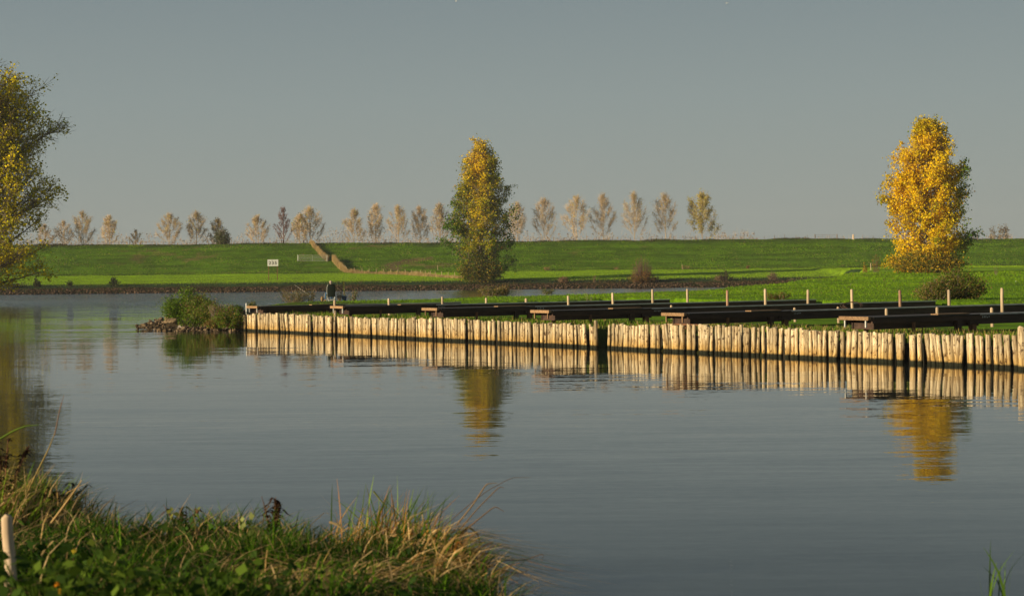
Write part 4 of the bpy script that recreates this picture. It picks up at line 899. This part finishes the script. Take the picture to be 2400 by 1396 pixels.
for (px, py, lab) in ((1026, 633, 'short pale stake at the foot of the dike left of the middle poplar'), (1172, 661, 'dark stake on the far bank right of the middle poplar, left of a pair'), (1180, 661, 'dark stake on the far bank right of the middle poplar, right of a pair'), (1599, 631, 'pale stake at the dike foot right of the willow shrub'), (2041, 633, 'pale stake at the dike foot left of the golden poplar')):
    q = hit(px, py); pole('stake', q, q.z-.2, q.z+1.15, .06, lab, 'stake', m=M_POLE if 'pale' in lab else M_DARK, n=6)

# ------------------------------------------------------------------ kilometre sign
b = hit(640, 657); s = b.y/4000
root = empty('distance_sign', b, .12, cat='sign', label='white board reading 235 on two wooden legs on the far bank')
W_, H_ = 25*s, 15.5*s; zt = 49*s
for sx in (-1, 1): obj('leg', [box((sx*W_*.40, .06, (zt-H_*.2)/2-.2), (.14, .12, zt-H_*.2+.4))], M_BWOOD, root)
obj('board', [box((0, 0, zt-H_/2), (W_, .06, H_))], M_WHITE, root)
cu = bpy.data.curves.new('digits', 'FONT'); cu.body = '235'; cu.size = H_*.66; cu.align_x = 'CENTER'; cu.align_y = 'CENTER'; cu.extrude = .006; cu.space_character = 1.25; cu.offset = .018
to = bpy.data.objects.new('digits', cu); COL.objects.link(to); bpy.context.view_layer.update()
me = bpy.data.meshes.new_from_object(to); bpy.data.objects.remove(to); me.materials.clear(); me.materials.append(M_BLACK)
o = bpy.data.objects.new('digits', me); COL.objects.link(o); o.parent = root; o.location = (0, -.042, zt-H_*.54); o.rotation_euler = (math.pi/2, 0, 0); o.scale = (1.05, 1, 1)
obj('small_mark', [box((-.22, -.036, zt-H_*.12), (.10, .01, .07)), box((-.02, -.036, zt-H_*.12), (.13, .01, .06))], M_BLACK, root)

# ------------------------------------------------------------------ the angler
M_SKIN = mat_plain('skin', (.55, .32, .22), .5); M_JACKET = mat_plain('black_jacket', (.014, .013, .014), .75); M_JEANS = mat_plain('blue_jeans', (.05, .13, .26), .8)
M_HAIR = mat_plain('grey_hair', (.35, .31, .26), .8); M_CAP = mat_plain('beige_cap', (.50, .36, .27), .8); M_BOOT = mat_plain('tan_boot', (.24, .15, .06), .7)
M_GREENCLOTH = mat_plain('dark_green_cloth', (.006, .013, .008), .8); M_BLUE = mat_plain('blue_plastic', (.02, .06, .16), .4)
def skin(name, joints, edges, mat_, parent, sub=2):
    names = list(joints); me = bpy.data.meshes.new(name); me.from_pydata([joints[k][0] for k in names], [(names.index(a), names.index(b)) for a, b in edges], []); 
    o = bpy.data.objects.new(name, me); COL.objects.link(o)
    md = o.modifiers.new('s', 'SKIN'); md.use_smooth_shade = True
    sv = me.skin_vertices[0].data
    for i, k in enumerate(names):
        r = joints[k][1]; sv[i].radius = (r, r) if not isinstance(r, tuple) else r
    sv[0].use_root = True
    sb = o.modifiers.new('u', 'SUBSURF'); sb.levels = sub; sb.render_levels = sub
    bpy.context.view_layer.update()
    me2 = bpy.data.meshes.new_from_object(o.evaluated_get(bpy.context.evaluated_depsgraph_get())); bpy.data.objects.remove(o)
    me2.materials.clear(); me2.materials.append(mat_)
    for p_ in me2.polygons: p_.use_smooth = True
    o = bpy.data.objects.new(name, me2); COL.objects.link(o); o.parent = parent; return o
pb = at(776, 709, 111.5); pb.z = hz(pb.x, pb.y)
A = empty('person', pb, .30, cat='person', label='angler in a black jacket and beige cap, seen from behind, sitting at the water edge')
J = {'pelvis': ((0, 0, .50), (.15, .12)), 'waist': ((0, -.03, .68), (.13, .10)), 'chest': ((0, -.05, .92), (.16, .11)), 'neck': ((0, -.02, 1.06), .055), 'jaw': ((0, .03, 1.15), (.065, .07)), 'skull': ((0, .02, 1.24), (.080, .095)), 'crown': ((0, .01, 1.30), .05)}
E = [('pelvis', 'waist'), ('waist', 'chest'), ('chest', 'neck'), ('neck', 'jaw'), ('jaw', 'skull'), ('skull', 'crown')]
for sd_, nm in ((-1, 'l'), (1, 'r')):
    wr = (-.20, .36, .70) if sd_ < 0 else (.06, .38, .66)
    J.update({nm+'sh': ((sd_*.17, -.04, .98), .06), nm+'el': ((sd_*.29, .10, .74), .043), nm+'wr': (wr, .028), nm+'palm': ((wr[0]+.01, wr[1]+.06, wr[2]), (.035, .02)),
              nm+'hip': ((sd_*.09, .04, .48), .09), nm+'kn': ((sd_*.19-.06, .44, .55), .06), nm+'an': ((sd_*.2-.07, .50, .10), .042), nm+'ft': ((sd_*.21-.07, .64, .04), .04)})
    E += [('chest', nm+'sh'), (nm+'sh', nm+'el'), (nm+'el', nm+'wr'), (nm+'wr', nm+'palm'), ('pelvis', nm+'hip'), (nm+'hip', nm+'kn'), (nm+'kn', nm+'an'), (nm+'an', nm+'ft')]
    for f_ in range(5):
        fx = (f_-1.5)*.018 if f_ < 4 else -sd_*.045; ln = (.055, .065, .06, .045, .035)[f_]
        pz = J[nm+'palm'][0]
        J[f'{nm}f{f_}a'] = ((pz[0]+fx, pz[1]+ln*.7, pz[2]+.01), .009); J[f'{nm}f{f_}b'] = ((pz[0]+fx, pz[1]+ln, pz[2]-.025), .008)
        E += [(nm+'palm', f'{nm}f{f_}a'), (f'{nm}f{f_}a', f'{nm}f{f_}b')]
skin('body', J, E, M_SKIN, A)
def sub_(keys, add=.02):
    return {k: (J[k][0], tuple(r+add for r in J[k][1]) if isinstance(J[k][1], tuple) else J[k][1]+add) for k in keys}
jk = sub_(['pelvis', 'waist', 'chest', 'neck', 'lsh', 'lel', 'lwr', 'rsh', 'rel', 'rwr'], .028)
skin('jacket', jk, [('pelvis', 'waist'), ('waist', 'chest'), ('chest', 'neck'), ('chest', 'lsh'), ('lsh', 'lel'), ('lel', 'lwr'), ('chest', 'rsh'), ('rsh', 'rel'), ('rel', 'rwr')], M_JACKET, A)
jn = sub_(['pelvis', 'lhip', 'lkn', 'lan', 'rhip', 'rkn', 'ran'], .018)
skin('jeans', jn, [('pelvis', 'lhip'), ('lhip', 'lkn'), ('lkn', 'lan'), ('pelvis', 'rhip'), ('rhip', 'rkn'), ('rkn', 'ran')], M_JEANS, A)
for nm in 'lr':
    skin('boot', sub_([nm+'an', nm+'ft'], .016), [(nm+'an', nm+'ft')], M_BOOT, A)
def ell(c, r, n=12, cut=None):
    V = []; 
    for i in range(n+1):
        ph = math.pi*i/n
        for j in range(n): th = 2*math.pi*j/n; V.append((c[0]+r[0]*math.sin(ph)*math.cos(th), c[1]+r[1]*math.sin(ph)*math.sin(th), c[2]+r[2]*math.cos(ph)))
    F = [(i*n+j, i*n+(j+1) % n, (i+1)*n+(j+1) % n, (i+1)*n+j) for i in range(n) for j in range(n)]
    if cut: F = F[:int(len(F)*cut)]
    return (V, F, 0, None)
obj('hair', [ell((0, -.025, 1.205), (.088, .085, .085))], M_HAIR, A, True)
obj('cap', [ell((0, .012, 1.265), (.100, .115, .085), cut=.6), box((0, .14, 1.262), (.15, .09, .012))], M_CAP, A, True)
fc = [ell((sx*.032, .118, 1.232), (.012, .008, .009), 8) for sx in (-1, 1)]
obj('eyes', fc, M_BLACK, A, True); obj('nose', [ell((0, .125, 1.20), (.013, .02, .025), 8)], M_SKIN, A, True)
obj('mouth', [ell((0, .108, 1.155), (.025, .008, .006), 8)], M_BLACK, A, True); obj('ears', [ell((sx*.088, .01, 1.21), (.012, .02, .03), 8) for sx in (-1, 1)], M_SKIN, A, True)
Cc = empty('fishing_chair', pb, .16, cat='chair', label='dark high-backed fishing chair with a white frame under the angler')
def panel(p0, p1, w, th, n=8, bulge=.03):
    V = []
    for i in range(n+1):
        t = i/n; c = np.array(p0)*(1-t)+np.array(p1)*t; ww = w*(1-.25*max(0, t-.75)*4*.6)*(1-.12*(t < .1))
        for j in range(7):
            x = (j/6-.5)*ww; V.append((x, c[1]-bulge*(1-(2*j/6-1)**2), c[2]))
    V = np.array(V); V2 = V+np.array([0, th, 0]); m_ = len(V)
    F = [(i*7+j, i*7+j+1, (i+1)*7+j+1, (i+1)*7+j) for i in range(n) for j in range(6)]
    return [(V, F, 0, None), (V2, F, 0, None)]+[box((sx*w*.47, (p0[1]+p1[1])/2+th/2, (p0[2]+p1[2])/2), (.03, .04, .02)) for sx in (-1, 1)]
obj('backrest', panel((0, -.16, .28), (0, -.32, 1.12), .52, .05), M_GREENCLOTH, Cc)
obj('seat', [box((0, .08, .40), (.50, .52, .06))], M_GREENCLOTH, Cc)
obj('back_frame', tube([(-.24, -.14, .30), (-.275, -.22, .6), (-.27, -.29, .95), (-.20, -.33, 1.10)], .013, 6), M_WHITE, Cc)
for sx in (-1, 1):
    obj('leg', tube([(sx*.25, -.14, .36), (sx*.18, -.20, .02)], .018, 6), M_WHITE, Cc); obj('leg', tube([(sx*.25, .30, .38), (sx*.25, .34, .02)], .018, 6), M_WHITE, Cc)
obj('foot_bar', tube([(-.18, -.20, .05), (0, -.2, .08), (.18, -.2, .14), (.24, -.2, .2)], .02, 6), M_WHITE, Cc)
obj('armrest', tube([(-.30, -.2, .62), (-.32, .05, .60), (-.31, .22, .58), (-.30, .24, .30)], .018, 6), M_GREENCLOTH, Cc)
q = at(807, 710, 112.3); q.z = hz(q.x, q.y)
B = empty('bucket', q, cat='bucket', label='dark blue bucket in the grass right of the angler')
ks = np.linspace(0, 1, 5); obj('pail', tube([(0, 0, k*.32) for k in ks], [.13+.04*k for k in ks], 14, cap=False)+tube([(0, 0, .01), (0, 0, .02)], .13, 14)+tube([(0, 0, .31), (0, 0, .335)], .178, 14, cap=False), M_BLUE, B, True)
obj('handle', tube([(-.17, 0, .31), (-.12, -.10, .24), (0, -.16, .2), (.12, -.10, .24), (.17, 0, .31)], .006, 4), M_WHITE, B)
obj('bait_bag', [box((-.1, 0, .36), (.12, .1, .14), .3)], M_WHITE, B)
rod = [at(754, 708, 112.2), at(740, 699, 112.8), at(722, 689, 113.8), at(690, 667, 116)]
tag(obj('fishing_rod', tube(rod, [.012, .008, .006, .004], 5), M_EDGE), 'long pale fishing rod pointing up to the left from the angler', 'fishing rod')
q = at(727, 711, 113.6); q.z = hz(q.x, q.y); tag(obj('rod_rest', tube([(q.x, q.y, q.z-.2), (q.x, q.y, q.z+.48)], .012, 5), M_WHITE), 'thin white rod rest stuck upright left of the angler', 'rod rest')
q = at(758, 711, 111.2); q.z = hz(q.x, q.y); tag(obj('tackle_bag', [ell((q.x-.08, q.y, q.z+.16), (.10, .12, .19), 8)], M_BOOT, smooth=True), 'small tan tackle bag leaning by the left leg of the angler', 'bag')
tag(obj('landing_net_pole', tube([(q.x+.02, q.y-.05, q.z), (q.x+.09, q.y+.02, q.z+.55)], .014, 5), M_POLE), 'short pale pole leaning on the tackle bag', 'pole')

# coil of old cable hanging on the fourth jetty
q0 = at(1998, 716, 79.2); cp = []
for i in range(70):
    t_ = i*.34; cp.append((q0.x+math.cos(t_)*.42*(1+.1*math.sin(i*.21))*(1+.5*(i > 60)*(i-60)/10), q0.y+math.sin(t_)*.18, q0.z+.02*math.sin(i*.7)+math.sin(t_)*.17))
tag(obj('cable_coil', tube(cp, .018, 5), M_DARK, smooth=True), 'tangled coil of dark cable on the far jetty beside the twelfth tall pole', 'cable')
# gulls
for k, (px, py) in enumerate(((1069, 3), (1703, 8))):
    q = at(px, py, 230); root = empty('gull', q, .4, cat='bird', label=['tiny white gull high in the sky near the middle of the top edge', 'tiny white gull high in the sky at the right of the top edge'][k])
    obj('body', [ell((0, 0, 0), (.07, .17, .07), 8)], M_WHITE, root, True)
    for sx in (-1, 1): obj('wing', [([(0, .05, .03), (0, -.08, .03), (sx*.2, -.06, .13), (sx*.2, .06, .13)], [(0, 1, 2, 3)], 0, None), ([(sx*.2, -.06, .13), (sx*.2, .06, .13), (sx*.42, .0, .07), (sx*.42, -.04, .07)], [(0, 1, 2, 3)], 0, None)], M_WHITE, root)

# ------------------------------------------------------------------ foreground bank vegetation
def sc_bank(n, x0, x1, y0, y1, emin=.1, emax=99):
    Xb = R.uniform(x0, x1, n); Yb = R.uniform(y0, y1, n); e = np.interp(Xb, EX, EY)-Yb; k = (e > emin) & (e < emax)
    Xb, Yb = Xb[k], Yb[k]; return np.column_stack([Xb, Yb, bank(Xb, Yb)-.015]), e[k]
def gcol(n, P, dry=.15):
    t = R.random(n); c = mixc((.012, .050, .003), (.12, .25, .005), t**2.1); d = R.random(n) < dry; c[d] = mixc((.40, .27, .10), (.52, .38, .18), R.random(int(d.sum()))); return c*R.uniform(.6, 1.25, (n, 1))
P, e = sc_bank(85000, -6.2, 1.6, 7, 16.3); n = len(P); dn = vnoise(P[:, 0], P[:, 1], .7, 5)*.5+.5
hgt = R.uniform(.09, .32, n)*(.45+1.1*dn**2)
tag(obj('bank_grass', [blades(P, hgt, R.uniform(0, 6.28, n), R.uniform(.2, 1.3, n), R.uniform(.005, .012, n), gcol(n, P, .10), seg=3)], M_GRASS), 'lush green grass covering the near bank', 'grass', kind='stuff')
P, e = sc_bank(26000, -6.2, 1.6, 9, 17, .0, 1.3); n = len(P)
tag(obj('edge_grass', [blades(P, R.uniform(.15, .45, n), R.uniform(-1.2, 2.6, n), R.uniform(.3, 1.3, n), R.uniform(.006, .014, n), gcol(n, P, .28), seg=4)], M_GRASS), 'longer mixed green and straw grass on the lip of the near bank', 'grass', kind='stuff')
P, e = sc_bank(2200, -6.2, 1.6, 7, 16); n = len(P)
tag(obj('dead_grass', [blades(P, R.uniform(.15, .5, n), R.uniform(0, 6.28, n), R.uniform(1.2, 2.6, n), R.uniform(.006, .012, n), mixc((.30, .18, .06), (.55, .40, .18), R.random(n)), seg=4)], M_GRASS), 'flattened dry straw lying through the near grass', 'grass', kind='stuff')
P, e = sc_bank(16000, -6.2, 1.6, 8, 17, .0, 9); dn = vnoise(P[:, 0], P[:, 1], .9, 15); P = P[dn > .1]; n = len(P)
tag(obj('wild_grass', [blades(P, R.uniform(.22, .56, n), R.uniform(0, 6.28, n), R.uniform(.3, 1.6, n), R.uniform(.008, .018, n), gcol(n, P, .22), seg=5, kink=.8)], M_GRASS), 'long coarse grass blades growing in patches through the near bank', 'grass', kind='stuff')
P, e = sc_bank(6000, -6.2, .6, 8, 17, .0, 9); dn = vnoise(P[:, 0], P[:, 1], .5, 19); P = P[dn > .25]; n = len(P); P[:, 2] += R.uniform(.05, .22, n)
tag(obj('leafy_weeds', [leaves(P, R.uniform(.04, .09, n), jitc((.035, .075, .010), n, .5), 0, R, up=.5, aspect=.6)], M_GRASS), 'dark leafy weeds mixed through the near grass', 'weeds', kind='stuff')
# the dry reed tussock
def tussock(name, label, cx_, cy_, sx_, sy_, n, hmin, hmax, az0, azs, cols, wmin=.008, wmax=.02, seed=1, cat='grass tussock', lmin=.3, lmax=1.6, m=M_GRASS):
    rg = np.random.default_rng(seed); P = np.column_stack([cx_+rg.normal(size=n)*sx_, cy_+rg.normal(size=n)*sy_]); e = np.interp(P[:, 0], EX, EY)
    P[:, 1] = np.minimum(P[:, 1], e+.15); P = np.column_stack([P, bank(P[:, 0], P[:, 1])-.02]); 
    c = np.array(cols)[rg.integers(0, len(cols), n)]*rg.uniform(.6, 1.25, (n, 1)); o0 = np.array([cx_, cy_, float(bank(np.array([cx_]), np.array([cy_]))[0])])
    o = obj(name, [blades(P-o0, rg.uniform(hmin, hmax, n), rg.normal(size=n)*azs+az0, rg.uniform(lmin, lmax, n), rg.uniform(wmin, wmax, n), c, seg=5, kink=.5, rng=rg)], m); o.location = o0
    return tag(o, label, cat)
ST, ST2, GB, GB2, OR = (.72, .50, .22), (.50, .32, .11), (.10, .19, .012), (.19, .29, .02), (.50, .22, .04)
tussock('reed_tussock', 'big tussock of dry golden reed leaves leaning over the water in the foreground', -.80, 13.3, .28, .3, 1100, .25, .72, .3, 1.0, [ST, ST, ST, OR, GB, ST, ST2], seed=1)
tussock('reed_tussock', 'green upright blades rising out of the dry reed tussock', -.92, 13.4, .2, .25, 260, .45, .80, 1.0, 1.0, [GB, GB2, GB, OR], seed=2, lmin=.1, lmax=.6)
tussock('reed_tussock', 'dry straw sprawling down to the water at the right end of the near bank', -.38, 12.3, .22, .4, 700, .2, .6, -.1, .9, [ST, ST2, ST2, GB, OR], seed=3, lmin=.6, lmax=2.2)
tussock('grass_tussock', 'clump of fresh green blades left of the dry tussock', -1.75, 14.1, .16, .15, 160, .3, .55, 1.5, 1.2, [GB2, GB, GB2], seed=4, lmin=.2, lmax=1.1)
tussock('grass_tussock', 'bright green blades on the bank lip between the two brown dock plants', -2.35, 14.2, .24, .15, 220, .3, .52, 1.2, 1.3, [GB2, GB], seed=5, lmin=.2, lmax=1.2)
tussock('grass_tussock', 'dark green grass clump on the left of the near bank', -4.3, 15.6, .45, .4, 900, .3, .62, .8, 1.2, [GB, (.04, .08, .012), ST2, GB], seed=6, lmin=.2, lmax=1.2)
tussock('grass_tussock', 'yellowish tall grass behind the white post', -4.4, 14.6, .35, .35, 600, .3, .65, .9, 1.0, [GB2, ST, ST2, GB2], seed=7, lmin=.2, lmax=1.2)
tussock('grass_tussock', 'few green blades poking up in the lower right corner', 3.06, 10.75, .04, .04, 11, .40, .60, 1.2, .8, [(.08, .16, .012), (.06, .12, .01), (.10, .19, .01)], seed=8, wmin=.012, wmax=.022, lmin=.1, lmax=.7)
tussock('grass_tussock', 'straw lying flat across the bottom of the near bank', -1.5, 11.2, .5, .4, 240, .25, .55, .3, .8, [ST, ST2, GB2], seed=9, lmin=1.4, lmax=2.4)

def ribbon(pix, D, w, c, name, label, cat='grass stem', m=M_GRASS, th=.4):
    pts = [at(x, y, D) for x, y in pix]; k = len(pts)
    ks = np.linspace(0, k-1, k*4); P = np.array([tuple(p) for p in pts]); Q = np.column_stack([np.interp(ks, range(k), P[:, i]) for i in range(3)])
    Q[1:-1] = (Q[:-2]+Q[1:-1]*2+Q[2:])/4
    rr = w*.5*np.interp(np.linspace(0, 1, len(Q)), [0, .6, 1], [1, .8, .25])
    return tag(obj(name, tube(Q, rr, 4, 0, c), m), label, cat)
for pix, D, w, c, lab in [
    ([(1020, 1250), (1090, 1190), (1140, 1150), (1200, 1118), (1245, 1118)], 12.8, .006, (.16, .10, .05), 'long thin arching stem reaching farthest right above the dry tussock'),
    ([(1070, 1230), (1110, 1180), (1140, 1133), (1165, 1131)], 12.8, .012, (.30, .20, .10), 'bent straw stem with a kinked tip above the dry tussock'),
    ([(1060, 1260), (1120, 1190), (1170, 1140), (1182, 1142)], 12.7, .009, (.22, .14, .07), 'straight brown stem slanting right out of the dry tussock'),
    ([(1050, 1280), (1110, 1225), (1160, 1185), (1182, 1198)], 12.6, .010, (.22, .13, .06), 'lower slanting stem with a down-turned tip right of the dry tussock'),
    ([(1060, 1270), (1095, 1232), (1120, 1250), (1127, 1290)], 12.6, .016, (.10, .09, .03), 'drooping dark leaf on the right of the dry tussock'),
    ([(1120, 1345), (1165, 1312), (1230, 1312), (1262, 1300), (1275, 1298), (1268, 1318)], 12.0, .007, (.20, .12, .06), 'thin wandering stem hanging over the water low right of the near bank'),
    ([(1090, 1370), (1140, 1362), (1190, 1325)], 11.9, .020, (.62, .44, .2), 'thick pale straw slanting right at the end of the near bank'),
    ([(40, 1210), (75, 1130), (115, 1050), (130, 1010)], 14.5, .016, (.40, .30, .10), 'tall straw stem leaning right at the far left of the near bank'),
    ([(128, 1020), (140, 960), (150, 925)], 14.5, .010, (.32, .20, .12), 'brown flower spike at the tip of the tall straw stem at the left'),
    ([(120, 1225), (150, 1185), (192, 1125)], 13.5, .022, (.55, .38, .16), 'broad dry blade slanting right over the left bank'),
    ([(-20, 1040), (30, 1010), (60, 998), (92, 995)], 14.0, .016, (.16, .26, .03), 'bright green blade arching in from the left edge'),
    ([(772, 1222), (790, 1228), (808, 1240), (812, 1262)], 13.0, .018, (.62, .46, .22), 'zigzag pale dead blade left of the dry tussock'),
    ([(875, 1150), (895, 1175), (915, 1195)], 13.0, .012, (.24, .26, .04), 'slender green blade crossing left of the dry tussock top'),
    ([(600, 1372), (660, 1345), (750, 1330), (775, 1285)], 11.0, .012, (.55, .42, .12), 'long yellow straw lying across the middle of the near grass'),
    ([(595, 1365), (690, 1352), (765, 1353)], 11.0, .014, (.5, .38, .12), 'second yellow straw lying flat in the middle of the near grass')]:
    ribbon(pix, D, w, c, 'dead_reed' if 'green' not in lab else 'reed', lab)
# dock plants with curled dead leaves
def dock(name, label, px, py, hpx, D, n, cols, seed, lw=.03, sp=.07, cat='plant'):
    rg = np.random.default_rng(seed); b = at(px, py, D); H = hpx*D/4000; root = empty(name, b, cat=cat, label=label)
    ns = 5; tips = np.column_stack([rg.normal(size=ns)*sp, rg.normal(size=ns)*sp*.6, H*rg.uniform(.6, 1.05, ns)])
    bl = [prisms(np.zeros((ns, 3))-[0, 0, .25], tips*.55, .006, .005, 4), prisms(tips*.55, tips, .005, .002, 4)]
    obj('stems', bl, M_BWOOD, root)
    sel = rg.integers(0, ns, n); f = rg.uniform(.15, 1, (n, 1)); P = tips[sel]*f; az = rg.uniform(0, 6.28, n)
    c = np.array(cols)[rg.integers(0, len(cols), n)]*rg.uniform(.5, 1.3, (n, 1))
    obj('leaves', [blades(P, rg.uniform(.04, .09, n), az, rg.uniform(.8, 2.0, n), lw*rg.uniform(.5, 1.4, n), c, seg=5, kink=1.2, rng=rg)], M_GRASS, root); return root
BR, BR2 = (.07, .035, .018), (.15, .08, .03)
dock('dead_dock', 'clump of curled dark brown dead leaves on the bank lip left of the green clump', 640, 1262, 105, 13.9, 80, [BR, BR, BR2, (.05, .03, .015)], 1)
dock('dead_dock', 'smaller wilted brown plant with nodding seedheads on the left of the bank lip', 432, 1262, 90, 14.1, 50, [BR, BR2, (.14, .16, .03)], 2)
dock('dead_dock', 'little drooping brown seedhead at the edge of the gap in the grass', 345, 1268, 42, 13.8, 14, [BR], 3, lw=.02, sp=.05)
dock('dark_weed', 'tall dark brown weed at the left edge of the picture', 8, 1180, 165, 14.6, 150, [(.03, .02, .012), BR], 4, lw=.03, sp=.13)
dock('dark_weed', 'feathery dark weed on the left bank beside the long straws', 150, 1185, 45, 14.8, 60, [(.03, .045, .015), BR], 5, lw=.02, sp=.16)
# broad leaves and flowers low in the left corner
def herb(name, label, px, py, D, n, size, cols, seed, spread, cat='plant', hgt=.12):
    rg = np.random.default_rng(seed); b = at(px, py, D); root = empty(name, b, cat=cat, label=label)
    P = np.column_stack([rg.normal(size=n)*spread, rg.normal(size=n)*spread, rg.uniform(-.5, 1, n)*hgt])
    obj('leaves', [leaves(P, size*rg.uniform(.6, 1.3, n), np.array(cols)[rg.integers(0, len(cols), n)]*rg.uniform(.7, 1.2, (n, 1)), 0, rg, up=1.5, aspect=.8)], M_GRASS, root)
    obj('stems', [prisms(P*[.3, .3, 0]-[0, 0, .3], P, .003, .002, 4, 0, (.07, .13, .01))], M_GRASS, root); return root
herb('broadleaf_herb', 'broad-leaved green herb in the bottom left corner', 110, 1350, 8.6, 120, .07, [(.05, .10, .012), (.10, .16, .015)], 1, .28)
herb('broadleaf_herb', 'shiny green leaves low on the near bank beside the yellow flowers', 330, 1370, 8.6, 120, .07, [(.05, .10, .012), (.12, .19, .02)], 2, .26)
herb('broadleaf_herb', 'two pale round leaves standing out of the grass at the left', 268, 1308, 9.8, 9, .05, [(.28, .34, .04)], 3, .05)
herb('broadleaf_herb', 'pale yellow-green leaf rosette behind the near grass', 590, 1250, 12.6, 14, .07, [(.30, .34, .10)], 4, .05)
herb('broadleaf_herb', 'pale leaves on the bank lip left of the second dock plant', 408, 1215, 13.5, 8, .05, [(.28, .30, .05)], 5, .05)
herb('broadleaf_herb', 'dark green leaves at the bottom between straw and flowers', 520, 1385, 9.0, 130, .06, [(.04, .08, .010), (.08, .14, .012)], 6, .35)
for k, (px, py, D, c, lab) in enumerate([(133, 1368, 8.2, (.75, .32, .02), 'small orange flower in the lower left corner'), (140, 1385, 8.2, (.75, .5, .04), 'small yellow flower just below the orange one'), (174, 1290, 9.0, (.70, .55, .05), 'small yellow flower among the grass right of the white post')]):
    q = at(px, py, D); root = empty('flower', q, cat='flower', label=lab)
    obj('petals', [leaves(np.zeros((16, 3)), .017, jitc(c, 16, .1), 0, R, up=.6)], M_GRASS, root); obj('stem', tube([(0, 0, 0), (.01, 0, -.15), (.015, .01, -.35)], .0035, 4, 0, (.12, .2, .03)), M_GRASS, root)
# post in the near grass
q = at(20, 1214, 10.6); pole('short_post', q, q.z-.5, q.z, .035, 'short pale round post in the grass at the lower left edge', 'post', m=M_POLE)

# ------------------------------------------------------------------ air, sky, sun
HZ = mat_ = bpy.data.materials.new('haze'); HZ.use_nodes = True; nt = HZ.node_tree; nt.nodes.clear()
out = nt.nodes.new('ShaderNodeOutputMaterial'); pv = nt.nodes.new('ShaderNodeVolumePrincipled'); pv.inputs['Color'].default_value = (.84, .86, .88, 1); pv.inputs['Density'].default_value = HAZE = .00012; pv.inputs['Anisotropy'].default_value = 0
nt.links.new(pv.outputs[0], out.inputs['Volume'])
o = obj('haze', [box((0, 690, 23.5), (2200, 1500, 56))], HZ); tag(o, kind='stuff', label='thin pale haze filling the air over river and fields', cat='haze')

ELEV = math.radians(13); SX, SY = -.87, -.49
w = bpy.data.worlds.new('World'); SC.world = w; w.use_nodes = True; nt = w.node_tree; nt.nodes.clear(); L = nt.links.new
wo = nt.nodes.new('ShaderNodeOutputWorld'); bg = nt.nodes.new('ShaderNodeBackground'); bg.inputs[1].default_value = .1
sky = nt.nodes.new('ShaderNodeTexSky'); sky.sky_type = 'NISHITA'; sky.sun_disc = False; sky.sun_elevation = ELEV; sky.sun_rotation = math.atan2(SX, SY); sky.dust_density = 3; sky.air_density = 1.2
tc = nt.nodes.new('ShaderNodeTexCoord'); sp = nt.nodes.new('ShaderNodeSeparateXYZ'); L(tc.outputs['Generated'], sp.inputs[0])
cr = nt.nodes.new('ShaderNodeValToRGB'); e = cr.color_ramp.elements
SKY = [(0, (.238, .258, .234)), (.05, (.222, .252, .240)), (.10, (.198, .235, .236)), (.175, (.150, .187, .201)), (.28, (.115, .146, .166)), (.45, (.065, .09, .13)), (1, (.04, .06, .11))]
e[0].position = 0; e[0].color = (*SKY[0][1], 1); e[1].position = 1; e[1].color = (*SKY[-1][1], 1)
for p_, c_ in SKY[1:-1]: q = e.new(p_); q.color = (*c_, 1)
L(sp.outputs['Z'], cr.inputs[0])
mu = nt.nodes.new('ShaderNodeVectorMath'); mu.operation = 'SCALE'; mu.inputs['Scale'].default_value = 10.0; L(cr.outputs[0], mu.inputs[0])
mx = nt.nodes.new('ShaderNodeMix'); mx.data_type = 'RGBA'; mx.inputs[0].default_value = .92; L(sky.outputs[0], mx.inputs[6]); L(mu.outputs[0], mx.inputs[7])
L(mx.outputs[2], bg.inputs[0]); L(bg.outputs[0], wo.inputs[0])
sl = bpy.data.lights.new('sun', 'SUN'); sl.energy = 5.0; sl.angle = math.radians(.6); sl.color = (1, .82, .56)
so = bpy.data.objects.new('sun', sl); COL.objects.link(so)
n_ = math.hypot(SX, SY); dv = Vector((SX/n_*math.cos(ELEV), SY/n_*math.cos(ELEV), math.sin(ELEV)))
so.rotation_euler = dv.to_track_quat('Z', 'Y').to_euler(); so.location = (-30, -30, 40)
vs = SC.view_settings; vs.view_transform = 'Standard'; vs.look = 'None'; vs.exposure = .38; vs.gamma = 1
SC.cycles.volume_bounces = 0; SC.cycles.max_bounces = 6; SC.cycles.volume_max_steps = 64
